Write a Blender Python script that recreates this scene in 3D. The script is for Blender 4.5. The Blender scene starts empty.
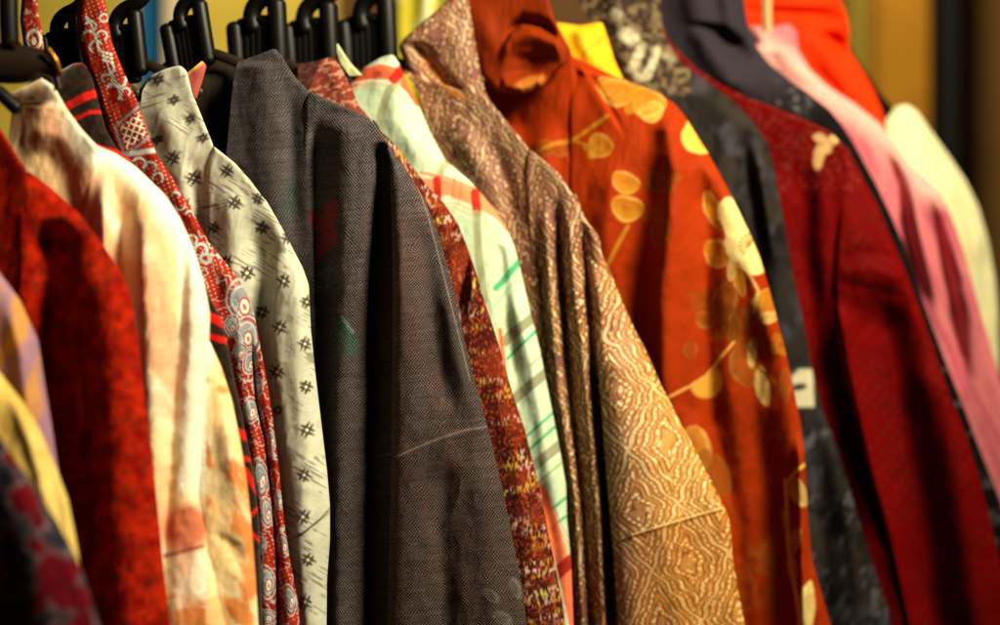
import bpy, math, random
import numpy as np
from mathutils import Vector

random.seed(4)
rng = np.random.RandomState(11)
C = bpy.context.scene.collection
FPX = 1944.0            # 70 mm lens on a 36 mm sensor, measured over 1000 units of picture width
EYE = 1.45              # camera height
SLOPE = 0.35            # the garments hang at an angle to the view: right side nearer
STEP = 1.0

# ------------------------------------------------------------------ small maths helpers
def lin(h):
    h = h.lstrip('#')
    c = np.array([int(h[i:i + 2], 16) / 255 for i in (0, 2, 4)])
    return np.where(c <= .04045, c / 12.92, ((c + .055) / 1.055) ** 2.4)

def sstep(a, b, x):
    t = np.clip((x - a) / (b - a + 1e-9), 0, 1)
    return t * t * (3 - 2 * t)

TAB = rng.rand(256, 256)
def vn(x, y, s=0):
    x = np.asarray(x, float) + 37.3 * s; y = np.asarray(y, float) + 91.7 * s
    i = np.floor(x).astype(int); j = np.floor(y).astype(int)
    fx = x - i; fy = y - j
    fx = fx * fx * (3 - 2 * fx); fy = fy * fy * (3 - 2 * fy)
    a = TAB[i & 255, j & 255]; b = TAB[(i + 1) & 255, j & 255]
    c = TAB[i & 255, (j + 1) & 255]; d = TAB[(i + 1) & 255, (j + 1) & 255]
    return (a * (1 - fx) + b * fx) * (1 - fy) + (c * (1 - fx) + d * fx) * fy

def fbm(x, y, s=0, o=4):
    r = 0; a = .5; n = 0
    for k in range(o):
        r = r + a * vn(x * 2 ** k, y * 2 ** k, s + k * 3); n += a; a *= .5
    return r / n

def mix(a, b, m):
    m = np.asarray(m)[..., None]
    return a * (1 - m) + b * m

def full(x, h):
    return np.ones(x.shape + (3,)) * lin(h)

def segd(x, y, x0, y0, x1, y1):
    dx, dy = x1 - x0, y1 - y0
    t = np.clip(((x - x0) * dx + (y - y0) * dy) / (dx * dx + dy * dy + 1e-9), 0, 1)
    return np.hypot(x - x0 - t * dx, y - y0 - t * dy)

def polyd(x, y, pts):
    d = np.full(x.shape, 1e9)
    for p, q in zip(pts[:-1], pts[1:]):
        d = np.minimum(d, segd(x, y, *p, *q))
    return d

def line(x, y, pts, w, soft=1.0):
    return 1 - sstep(w / 2 - soft / 2, w / 2 + soft / 2, polyd(x, y, pts))

def ell(x, y, cx, cy, a, b, ang=0):
    t = math.radians(ang); c, s = math.cos(t), math.sin(t)
    u = (x - cx) * c + (y - cy) * s; v = -(x - cx) * s + (y - cy) * c
    return np.sqrt((u / a) ** 2 + (v / b) ** 2)

def blob(x, y, cx, cy, a, b, ang=0, soft=.12):
    return 1 - sstep(1 - soft, 1 + soft, ell(x, y, cx, cy, a, b, ang))

def leaf(x, y, cx, cy, a, b, ang):
    # pointed leaf: returns (mask, which half, rim)
    if b > a: a, b, ang = b, a, ang + 90
    t = math.radians(ang); c, s = math.cos(t), math.sin(t)
    u = ((x - cx) * c + (y - cy) * s) / a; w = (-(x - cx) * s + (y - cy) * c) / b
    w = w + .22 * u * u
    r = np.abs(w) / np.clip(1 - u * u, .02, 1) ** .62
    m = (1 - sstep(.88, 1.1, r)) * (np.abs(u) < 1)
    return m, sstep(-.06, .06, w), m * sstep(.62, .9, r)

def ring(x, y, cx, cy, a, b, ang, r, w):
    e = ell(x, y, cx, cy, a, b, ang)
    return 1 - sstep(w * .6, w * 1.4, np.abs(e - r))

def arc(x, y, cx, cy, r, a0, a1, w):
    d = np.abs(np.hypot(x - cx, y - cy) - r)
    t = (np.degrees(np.arctan2(y - cy, x - cx)) - a0) % 360
    return (1 - sstep(w / 2 - .5, w / 2 + .5, d)) * (t < (a1 - a0) % 360 + .001)

def world(px, py, d):
    return np.stack([(px - 500) / FPX * d, d + 0 * px, EYE - (py - 312.5) / FPX * d], -1)

def W(px, py, d):
    return Vector(((px - 500) / FPX * d, d, EYE - (py - 312.5) / FPX * d))

def resample(pts, n, sm=6):
    p = np.array(pts, float)
    seg = np.hypot(*(p[1:] - p[:-1]).T); cum = np.concatenate([[0], np.cumsum(seg)])
    t = np.linspace(0, cum[-1], n)
    x = np.interp(t, cum, p[:, 0]); y = np.interp(t, cum, p[:, 1])
    k = int(max(1, sm / (cum[-1] / n)))
    if k > 1:
        ker = np.hanning(2 * k + 3)[1:-1]; ker /= ker.sum()
        m = len(ker) // 2
        def f(a):
            e = np.concatenate([2 * a[0] - a[1:m + 1][::-1], a, 2 * a[-1] - a[-m - 1:-1][::-1]])
            return np.convolve(e, ker, 'valid')
        x, y = f(x), f(y)
    return x, y

# ------------------------------------------------------------------ scene objects
def tag(o, label=None, cat=None, group=None, kind=None):
    for k, v in (('label', label), ('category', cat), ('group', group), ('kind', kind)):
        if v: o[k] = v
    return o

def thing(name, loc, label, cat, group=None):
    o = bpy.data.objects.new(name, None); C.objects.link(o)
    o.location = loc; o.empty_display_size = .05
    return tag(o, label, cat, group)

def fold(x, y, f):
    pts, amp, wl, wr = f[:4]; kind = f[4] if len(f) > 4 else 'g'
    ft, fb = (f[5] if len(f) > 5 else (40, 60))
    P = np.array(pts, float)
    if kind == 'h':                      # a crease running across: pts sorted by x, widths are above / below
        yf = np.interp(x, P[:, 0], P[:, 1])
        e = sstep(P[0, 0], P[0, 0] + ft, x) * (1 - sstep(P[-1, 0] - fb, P[-1, 0], x))
        d = y - yf
        return amp * e * np.exp(-(d / np.where(d < 0, wl, wr)) ** 2)
    xf = np.interp(y, P[:, 1], P[:, 0])
    e = sstep(P[0, 1], P[0, 1] + ft, y) * (1 - sstep(P[-1, 1] - fb, P[-1, 1], y))
    d = x - xf
    w = np.where(d < 0, wl, wr)
    if kind == 'g': pr = np.exp(-(d / w) ** 2)
    elif kind == 's': pr = np.exp(-np.abs(d / w) ** 1.2)
    elif kind == 'step': pr = .5 * (1 + np.tanh(d / w)) * np.exp(-np.clip(d, 0, None) / (wr * 12))
    return amp * e * pr

def patch(name, parent, L, R, c, mat, paint, folds=(), zo=0.0, roll_r=(14, .012), roll_l=None, roll_t=None, lean=(75, .024), ext=None,
          thick=.015, step=None, shear=0.0, wr=(.003, 60, 170), seed=0, fine=.0010, bottom=None, label=None, sm=6, back=True):
    step = step or STEP
    lenR = np.hypot(*np.diff(np.array(R, float), axis=0).T).sum()
    lenL = np.hypot(*np.diff(np.array(L, float), axis=0).T).sum()
    ny = int(max(lenR, lenL) / step) + 4
    xl, yl = resample(L, ny, sm); xr, yr = resample(R, ny, sm)
    if ext is not None: xr = xr + 6 * sstep(ext, ext + 22, yr); lean = None; roll_r = (6, .004)
    wmax = np.hypot(xr - xl, yr - yl).max()
    nx = int(wmax / step) + 6
    s = np.linspace(0, 1, nx)[None, :]
    x = xl[:, None] * (1 - s) + xr[:, None] * s
    y = yl[:, None] * (1 - s) + yr[:, None] * s
    width = np.hypot(xr - xl, yr - yl)[:, None]
    dr = width * (1 - s); dl = width * s
    base = c - SLOPE * (x - 500) / 1000 + zo
    z = np.zeros_like(x)
    q_ = np.clip(y - 190, 0, None)          # the cloth falls back a little below the shoulder
    z += (.23 if c > 2.24 else .07) * (np.sqrt(q_ * q_ + 3600) - 60) / 1000
    for f in folds: z -= fold(x, y, f)
    if wr:
        a, sx, sy = wr
        z += a * 2 * (fbm(x / sx + y / (sy * 2.5), y / sy, seed + 1, 3) - .5)
    z += fine * 2 * (fbm(x / 9 + y / 30, y / 16 - x / 40, seed + 5, 3) - .5)
    z += .0034 * (np.abs(fbm(x / 26 + y / 60, y / 80 - x / 70, seed + 9, 3) - .5) * 2 - .3)   # soft creases
    def roll(d, w, h):
        q = np.clip((w - d) / w, 0, 1)
        return h * (1 - np.sqrt(np.clip(1 - q * q * .985, 0, 1)))
    if roll_r: z += roll(dr, *roll_r)
    if lean and back: z += lean[1] * np.clip((lean[0] - dr) / lean[0], 0, 1) ** 1.8
    if roll_l: z += roll(dl, *roll_l)
    if roll_t:
        dt = np.hypot(x - x[0:1], y - y[0:1])
        z += roll(dt, *roll_t)
    d = base + z
    front = world(x, y, d).reshape(-1, 3)
    col = paint(x, y)
    col = np.clip(col, 0.0005, .95).reshape(-1, 3)
    u = (x + shear * (y - 300)) / 100; v = y / 100
    uv = np.stack([u, v], -1).reshape(-1, 2)
    idx = np.arange(ny * nx).reshape(ny, nx)
    q = [np.stack([idx[:-1, :-1], idx[1:, :-1], idx[1:, 1:], idx[:-1, 1:]], -1).reshape(-1, 4)]
    verts = [front]; cols = [col]; uvs = [uv]
    if back:
        fr = np.array([.0, .01, .03, .06, .12, .25, .5, .75, 1.0])[None, :]
        rr = 1 - fr
        bx = xl[:, None] * fr + xr[:, None] * rr; by = yl[:, None] * fr + yr[:, None] * rr
        hr = (roll_r[1] if roll_r else 0) + (lean[1] if lean else 0)
        edge = d[:, -1:] + .0035
        qb = np.clip(by - 190, 0, None)
        inner = (c - SLOPE * (bx - 500) / 1000 + zo + hr + thick) + (.23 if c > 2.24 else .07) * (np.sqrt(qb * qb + 3600) - 60) / 1000
        k = sstep(0, .12, fr)
        bd = edge * (1 - k) + inner * k
        bd = np.maximum(bd, edge * (1 - k) + inner * k)
        nb = fr.shape[1]
        verts.append(world(bx, by, bd).reshape(-1, 3))
        cols.append(np.repeat(col.reshape(ny, nx, 3)[:, -1:], nb, 1).reshape(-1, 3))
        uvs.append(np.stack([(bx + shear * (by - 300)) / 100, by / 100], -1).reshape(-1, 2))
        ib = np.arange(ny * nb).reshape(ny, nb) + ny * nx
        full_i = np.concatenate([idx[:, -1:], ib], 1)
        q.append(np.stack([full_i[:-1, :-1], full_i[1:, :-1], full_i[1:, 1:], full_i[:-1, 1:]], -1).reshape(-1, 4))
        # close the top
        tb = np.interp(np.linspace(0, 1, nx), np.linspace(0, 1, nb), np.arange(nb))[::-1]
        tb = np.round(tb).astype(int)
        top = np.stack([idx[0, :-1], idx[0, 1:], ib[0, tb[1:]], ib[0, tb[:-1]]], -1)
        top = [t for t in top]
        q.append(np.array([t for t in top if t[2] != t[3]]).reshape(-1, 4))
    verts = np.concatenate(verts); cols = np.concatenate(cols); uvs = np.concatenate(uvs); quads = np.concatenate(q)
    loc = np.array(parent.location) if parent is not None else verts[0]
    me = bpy.data.meshes.new(name)
    me.vertices.add(len(verts)); me.vertices.foreach_set('co', (verts - loc).astype(np.float32).ravel())
    me.loops.add(quads.size); me.loops.foreach_set('vertex_index', quads.astype(np.int32).ravel())
    me.polygons.add(len(quads))
    me.polygons.foreach_set('loop_start', np.arange(0, quads.size, 4, dtype=np.int32))
    me.polygons.foreach_set('loop_total', np.full(len(quads), 4, np.int32))
    me.update(calc_edges=True)
    uvl = me.uv_layers.new(name='cloth')
    uvl.data.foreach_set('uv', uvs[quads.ravel()].astype(np.float32).ravel())
    at = me.color_attributes.new('pattern', 'FLOAT_COLOR', 'POINT')
    at.data.foreach_set('color', np.concatenate([cols, np.ones((len(cols), 1))], 1).astype(np.float32).ravel())
    me.polygons.foreach_set('use_smooth', np.ones(len(quads), bool))
    me.materials.append(mat)
    o = bpy.data.objects.new(name, me); C.objects.link(o)
    if parent is not None: o.parent = parent
    else: o.location = loc
    if label: o['label'] = label
    return o

# ------------------------------------------------------------------ materials
def nd(nt, t, **kw):
    n = nt.nodes.new(t)
    for k, v in kw.items(): setattr(n, k, v)
    return n

def cloth(name, weave=(33, 33), wcol=.25, bump=.5, rough=.8, sheen=.02, spec=.1, fib=(40, 12), fibc=.25, thread=None, tmix=0.0, sheen_tint=(1, .9, .75), dist=.0006):
    m = bpy.data.materials.new(name); m.use_nodes = True
    nt = m.node_tree; nt.nodes.clear()
    out = nd(nt, 'ShaderNodeOutputMaterial'); b = nd(nt, 'ShaderNodeBsdfPrincipled')
    nt.links.new(b.outputs[0], out.inputs[0])
    at = nd(nt, 'ShaderNodeAttribute', attribute_name='pattern')
    uv = nd(nt, 'ShaderNodeUVMap', uv_map='cloth')
    # jitter the threads
    nz = nd(nt, 'ShaderNodeTexNoise'); nz.inputs['Scale'].default_value = 6; nz.inputs['Detail'].default_value = 3
    nt.links.new(uv.outputs[0], nz.inputs['Vector'])
    jit = nd(nt, 'ShaderNodeVectorMath', operation='MULTIPLY_ADD')
    nt.links.new(nz.outputs['Color'], jit.inputs[0]); jit.inputs[1].default_value = (.07, .07, 0); nt.links.new(uv.outputs[0], jit.inputs[2])
    sep = nd(nt, 'ShaderNodeSeparateXYZ'); nt.links.new(jit.outputs[0], sep.inputs[0])
    def math_(op, a, bb, c=None):
        n = nd(nt, 'ShaderNodeMath', operation=op)
        for i, v in enumerate((a, bb, c)):
            if v is None: continue
            if isinstance(v, (int, float)): n.inputs[i].default_value = v
            else: nt.links.new(v, n.inputs[i])
        return n.outputs[0]
    su = math_('SINE', math_('MULTIPLY', sep.outputs[0], weave[0] * 6.2832), None)
    sv = math_('SINE', math_('MULTIPLY', sep.outputs[1], weave[1] * 6.2832), None)
    w = math_('MULTIPLY', su, sv)
    w01 = math_('MULTIPLY_ADD', w, .5, .5)
    # fibre slubs along the two thread directions
    mp = nd(nt, 'ShaderNodeMapping'); nt.links.new(uv.outputs[0], mp.inputs['Vector']); mp.inputs['Scale'].default_value = (fib[0], fib[1], 1)
    fn = nd(nt, 'ShaderNodeTexNoise'); fn.inputs['Scale'].default_value = 1; fn.inputs['Detail'].default_value = 4; fn.inputs['Roughness'].default_value = .65
    nt.links.new(mp.outputs[0], fn.inputs['Vector'])
    f01 = fn.outputs['Fac']
    # colour = pattern * (1 + weave + fibre)
    k = math_('MULTIPLY_ADD', w01, wcol, 1 - wcol * .5)
    k2 = math_('MULTIPLY_ADD', f01, fibc * 2, 1 - fibc)
    kk = math_('MULTIPLY', k, k2)
    mul = nd(nt, 'ShaderNodeVectorMath', operation='SCALE')
    nt.links.new(at.outputs['Color'], mul.inputs[0]); nt.links.new(kk, mul.inputs['Scale'])
    colout = mul.outputs[0]
    if thread is not None:
        mx = nd(nt, 'ShaderNodeMix', data_type='RGBA')
        sh = nd(nt, 'ShaderNodeMapRange'); sh.inputs['From Min'].default_value = .62; sh.inputs['From Max'].default_value = .95; sh.inputs['To Max'].default_value = tmix
        nt.links.new(w01, sh.inputs['Value'])
        f3 = math_('MULTIPLY', sh.outputs[0], math_('MULTIPLY_ADD', f01, 1.6, -.2))
        nt.links.new(f3, mx.inputs['Factor']); nt.links.new(colout, mx.inputs['A']); mx.inputs['B'].default_value = (*lin(thread), 1)
        colout = mx.outputs['Result']
    nt.links.new(colout, b.inputs['Base Color'])
    h = math_('MULTIPLY_ADD', f01, .8, w01)
    bm = nd(nt, 'ShaderNodeBump'); bm.inputs['Strength'].default_value = bump; bm.inputs['Distance'].default_value = dist
    nt.links.new(h, bm.inputs['Height']); nt.links.new(bm.outputs[0], b.inputs['Normal'])
    rr = math_('MULTIPLY_ADD', f01, .2, rough - .1)
    nt.links.new(rr, b.inputs['Roughness'])
    b.inputs['Specular IOR Level'].default_value = spec
    b.inputs['Sheen Weight'].default_value = sheen; b.inputs['Sheen Roughness'].default_value = .4
    b.inputs['Sheen Tint'].default_value = (*sheen_tint, 1)
    return m

def plain(name, h, rough=.6, spec=.3, bump=.15, scale=12, var=.25, coat=0):
    m = bpy.data.materials.new(name); m.use_nodes = True
    nt = m.node_tree; b = nt.nodes['Principled BSDF']
    tc = nd(nt, 'ShaderNodeTexCoord'); nz = nd(nt, 'ShaderNodeTexNoise')
    nz.inputs['Scale'].default_value = scale; nz.inputs['Detail'].default_value = 5
    nt.links.new(tc.outputs['Object'], nz.inputs['Vector'])
    mx = nd(nt, 'ShaderNodeMix', data_type='RGBA')
    c = lin(h)
    mx.inputs['A'].default_value = (*(c * (1 - var)), 1); mx.inputs['B'].default_value = (*np.minimum(c * (1 + var), .95), 1)
    nt.links.new(nz.outputs['Fac'], mx.inputs['Factor']); nt.links.new(mx.outputs['Result'], b.inputs['Base Color'])
    bp = nd(nt, 'ShaderNodeBump'); bp.inputs['Strength'].default_value = bump; bp.inputs['Distance'].default_value = .002
    nt.links.new(nz.outputs['Fac'], bp.inputs['Height']); nt.links.new(bp.outputs[0], b.inputs['Normal'])
    b.inputs['Roughness'].default_value = rough; b.inputs['Specular IOR Level'].default_value = spec; b.inputs['Coat Weight'].default_value = coat
    return m

def neck(px, py, c): return W(px, py, c - SLOPE * (px - 500) / 1000)
def depth(i): return 1.965 + (i - 8) * .075
GROUP = 'kimonos hanging on the rail'

# ================================================================== the garments, left to right (near to far)
# ---- dark slate kimono with crimson flowers
def p_navy(x, y):
    c = mix(full(x, '#241c28'), full(x, '#35303a'), fbm(x / 25, y / 25, 1))
    wx = x + 14 * (fbm(x / 22, y / 22, 8) - .5) * 2; wy = y + 10 * (fbm(x / 22, y / 22, 9) - .5) * 2
    flowers = [(23, 500, 18, 17), (38, 520, 9, 12), (9, 535, 12, 10), (53, 575, 25, 22), (72, 600, 20, 14), (8, 622, 22, 24), (60, 640, 20, 16), (8, 575, 14, 15), (36, 548, 9, 9), (85, 622, 14, 13), (70, 566, 8, 9), (14, 462, 9, 11), (40, 600, 12, 12), (-25, 560, 22, 20), (-40, 480, 20, 20)]
    m = np.zeros(x.shape); o = np.zeros(x.shape)
    for (cx, cy, a, b) in flowers:
        e = ell(wx, wy, cx, cy, a, b); m = np.maximum(m, 1 - sstep(.8, 1.05, e)); o = np.maximum(o, 1 - sstep(.95, 1.5, e))
    c = mix(c, full(x, '#7c5f66'), o * (.25 + .7 * sstep(.45, .7, fbm(x / 7, y / 7, 3))))
    c = mix(c, mix(full(x, '#780c1e'), full(x, '#4a0612'), fbm(x / 12, y / 12, 6)), m)
    return mix(c, full(x, '#b09aa2'), .35 * sstep(.6, .85, fbm(x / 10, y / 10, 14)) * (1 - m))
t = thing('kimono', neck(-30, 380, depth(0)), 'dark slate kimono with blurred crimson flowers in the bottom left corner', 'kimono', GROUP)
M = cloth('slate_floral_silk', wcol=.12, rough=.8, spec=.06, sheen=0)
patch('body', t, [(-220, 330), (-220, 690)], [(-70, 320), (-30, 385), (0, 437), (22, 470), (58, 522), (80, 565), (100, 625), (125, 690)], depth(0), M, p_navy,
      [([(10, 440), (60, 690)], .010, 25, 25)], step=2, seed=1)

# ---- yellow kimono, only its edge shows
def p_yellow(x, y):
    c = mix(full(x, '#e2b247'), full(x, '#f2d887'), fbm(x / 20, y / 40, 21))
    return mix(c, full(x, '#b9861f'), .4 * line(x, y, [(38, 455), (56, 448)], 6, 6))
t = thing('kimono', neck(-10, 350, depth(1)), 'plain yellow kimono showing as a narrow strip behind the slate floral one', 'kimono', GROUP)
M = cloth('yellow_silk', wcol=.08, rough=.6, sheen=.05, fibc=.12)
patch('body', t, [(-200, 270), (-200, 690)], [(-60, 270), (-20, 345), (0, 373), (25, 405), (40, 430), (55, 465), (68, 500), (76, 540), (80, 565), (90, 690)], depth(1), M, p_yellow,
      [([(10, 380), (40, 470), (60, 560)], .008, 8, 8), ([(36, 430), (55, 500), (70, 580)], -.007, 6, 6)], step=2, seed=2, roll_r=(20, .014))

# ---- lavender and peach kimono
def p_lav(x, y):
    g = x - np.interp(y, [275, 340, 420], [0, 30, 45])
    c = mix(full(x, '#c98d4e'), full(x, '#a2788c'), sstep(.38, .6, fbm(x / 16 + y / 60, y / 60, 31)))
    return mix(c, full(x, '#8f6a8a'), .75 * sstep(3, 10, g + 6) * sstep(310, 390, y))
t = thing('kimono', neck(-20, 250, depth(2)), 'lavender and peach shaded kimono at the left edge above the yellow strip', 'kimono', GROUP)
M = cloth('lavender_silk', wcol=.08, rough=.65, fibc=.15)
patch('body', t, [(-180, 200), (-180, 690)], [(-60, 200), (0, 273), (20, 300), (38, 340), (45, 385), (51, 420), (60, 480), (70, 690)], depth(2), M, p_lav,
      [([(5, 290), (22, 360), (30, 450)], .010, 10, 9)], step=2, seed=3, roll_r=(12, .012))

# ---- brick red mottled kimono
def p_red(x, y):
    n = fbm(x / 11, y / 12, 41, 4)
    c = mix(full(x, '#740702'), full(x, '#aa2005'), sstep(.2, .8, n))
    c = mix(c, full(x, '#5c200a'), .55 * sstep(.56, .7, fbm(x / 9, y / 8, 43)))
    return mix(c, full(x, '#5a0a05'), .6 * sstep(.55, .75, fbm(x / 14, y / 16, 45)))
t = thing('kimono', neck(0, 130, depth(3)), 'mottled brick red kimono, darker in its folds, left of the cream one', 'kimono', GROUP)
M = cloth('red_mottled_wool', weave=(22, 22), wcol=.2, rough=.9, sheen=0, spec=.05, fib=(30, 30), fibc=.35)
patch('body', t, [(-140, 80), (-140, 690)], [(-40, 80), (0, 128), (14, 150), (29, 174), (25, 200), (21, 240), (20, 690)], depth(3), M, p_red, [], step=1.6, seed=4, ext=174, roll_r=(10, .01))
patch('sleeve', t, [(28, 172), (21, 186), (17, 210), (17, 260), (16, 350), (14, 690)],
      [(30, 172), (50, 187), (80, 214), (100, 240), (120, 270), (131, 295), (138, 340), (145, 400), (154, 470), (163, 560), (170, 625), (176, 690)], depth(3), M, p_red,
      [([(52, 215), (50, 280), (48, 400), (62, 520), (80, 690)], -.034, 16, 24, 'g', (30, 60)),
       ([(95, 250), (112, 330), (120, 450), (130, 690)], .012, 24, 20), ([(82, 300), (92, 450), (98, 690)], -.010, 7, 9)],
      zo=-.006, roll_l=(6, .008), roll_r=(16, .014), step=1.3, seed=5)

# ---- cream ikat kimono with peach patches
def p_cream(x, y):
    n = .6 * fbm((x * .8 - y * .55) / 30, (y * .8 + x * .55) / 150, 51, 3) + .4 * fbm(x / 40, y / 60, 56, 3)
    c = mix(full(x, '#f8ecd0'), full(x, '#efb48c'), sstep(.42, .60, n))
    c = mix(c, full(x, '#f2d49c'), .7 * sstep(.42, .6, fbm((x * .8 - y * .5) / 34, (y + x) / 180, 53)))
    pk = blob(x, y, 66, 190, 17, 26, 10, .5) * .7 + blob(x, y, 120, 262, 14, 30, 5, .5) * .6 + blob(x, y, 186, 425, 15, 13, 0, .4) * .35
    pk = np.clip(pk + blob(x, y, 140, 200, 12, 28, 10, .5) * .4 + blob(x, y, 55, 215, 30, 20, 0, .5) * .3, 0, 1)
    c = mix(c, full(x, '#dd9c70'), pk * .35)
    hl = line(x, y, [(88, 146), (130, 166), (165, 197), (188, 235), (200, 270)], 27, 22)  # shoulder highlight painted into the cloth colour
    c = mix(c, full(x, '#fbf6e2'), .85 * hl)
    st = ((x > 178) & (x < 212) & (y > 235)) * 1.0
    c = mix(c, full(x, '#fbf6e2'), st * .8 * (1 - sstep(485, 500, y)))
    c = mix(c, full(x, '#c4502a'), .85 * (y > 503 - .33 * (x - 170)) * blob(x, y, 186, 528, 22, 24, 0, .3))
    c = mix(c, full(x, '#8a2a0c'), .8 * line(x, y, [(165, 556), (203, 546)], 4, 3))
    c = mix(c, full(x, '#e07a26'), .8 * (x < 232) * sstep(590, 598, y) * sstep(.3, .55, fbm(x / 20, y / 12, 55)))
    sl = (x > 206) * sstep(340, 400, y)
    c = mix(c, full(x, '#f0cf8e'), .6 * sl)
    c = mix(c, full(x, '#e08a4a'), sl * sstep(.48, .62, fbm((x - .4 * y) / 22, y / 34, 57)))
    th = .5 + .5 * np.sin(y * 1.9 + 2 * fbm(x / 20, y / 20, 59)) * sstep(.3, .6, vn(x / 22, y / 2.2, 58))
    return c * (1 - .18 * th)[..., None]
t = thing('kimono', neck(40, 90, depth(4)), 'cream kimono with peach blurred patches and a bright rounded shoulder', 'kimono', GROUP)
M = cloth('cream_ikat_silk', weave=(25, 40), wcol=.08, bump=.3, rough=.75, sheen=.15, fib=(8, 70), fibc=.13)
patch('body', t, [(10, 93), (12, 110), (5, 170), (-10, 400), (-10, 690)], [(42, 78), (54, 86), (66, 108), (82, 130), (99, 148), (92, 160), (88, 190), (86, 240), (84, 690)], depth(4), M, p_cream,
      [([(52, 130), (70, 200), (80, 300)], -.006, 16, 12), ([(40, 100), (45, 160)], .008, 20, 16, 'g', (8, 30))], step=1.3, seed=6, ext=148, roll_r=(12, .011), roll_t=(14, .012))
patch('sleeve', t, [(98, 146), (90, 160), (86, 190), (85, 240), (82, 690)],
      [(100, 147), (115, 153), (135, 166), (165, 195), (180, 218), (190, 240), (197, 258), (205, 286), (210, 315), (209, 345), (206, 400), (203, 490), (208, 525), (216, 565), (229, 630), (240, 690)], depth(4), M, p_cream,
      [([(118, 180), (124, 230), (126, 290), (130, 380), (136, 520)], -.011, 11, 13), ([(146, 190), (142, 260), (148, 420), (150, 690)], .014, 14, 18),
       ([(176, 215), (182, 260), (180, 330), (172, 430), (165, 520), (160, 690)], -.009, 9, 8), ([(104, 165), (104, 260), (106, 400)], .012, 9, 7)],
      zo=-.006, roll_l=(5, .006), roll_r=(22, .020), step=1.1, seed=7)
patch('sleeve_back', t, [(150, 345), (150, 690)], [(209, 340), (221, 366), (232, 400), (240, 440), (247, 480), (252, 530), (256, 580), (262, 690)], depth(4), M, p_cream,
      [([(208, 525), (232, 545), (252, 590)], -.010, 10, 10), ([(225, 400), (236, 520)], .008, 10, 10)], zo=.018, roll_r=(14, .012), step=1.3, seed=8)

# ---- dark brown wool kimono with red stripes
def p_brown(x, y):
    c = mix(full(x, '#120906'), full(x, '#27160f'), sstep(.3, .7, fbm(x / 5, y / 5, 61, 3)))
    def st(pts, w): return line(x, y + 1.5 * (vn(x / 3, y / 3, 64) - .5), pts, w, 1.5)
    r = np.zeros(x.shape)
    for pts, w in (([(68, 106), (85, 97), (100, 92)], 8), ([(76, 119), (90, 112), (104, 112)], 4), ([(74, 63), (84, 62), (92, 72), (96, 80)], 3), ([(96, 146), (118, 152), (130, 160)], 4),
                   ([(205, 314), (228, 326)], 9), ([(210, 336), (234, 344)], 6), ([(228, 428), (255, 440)], 9), ([(232, 455), (258, 462)], 5), ([(245, 470), (262, 500)], 6),
                   ([(246, 520), (262, 505)], 4), ([(248, 530), (264, 545)], 4)):
        r = np.maximum(r, st(pts, w))
    return mix(c, full(x, '#b80f0a'), r * .95)
t = thing('kimono', neck(80, 66, depth(5)), 'dark brown woollen kimono with bright red stripes, mostly hidden behind the cream one', 'kimono', GROUP)
M = cloth('brown_striped_wool', weave=(28, 28), wcol=.2, rough=.9, fib=(25, 60), fibc=.4, sheen=.3)
patch('body', t, [(58, 74), (56, 90), (60, 130), (90, 250), (150, 400), (160, 690)],
      [(62, 70), (74, 63), (84, 63), (92, 77), (98, 100), (106, 130), (118, 150), (135, 163), (160, 192), (184, 236), (200, 270), (211, 300), (222, 320), (232, 368), (243, 420), (253, 470), (259, 520), (261, 580), (265, 690)],
      depth(5), M, p_brown, [([(80, 70), (92, 140)], .008, 10, 10)], step=1.2, seed=9, roll_r=(9, .010))

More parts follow.
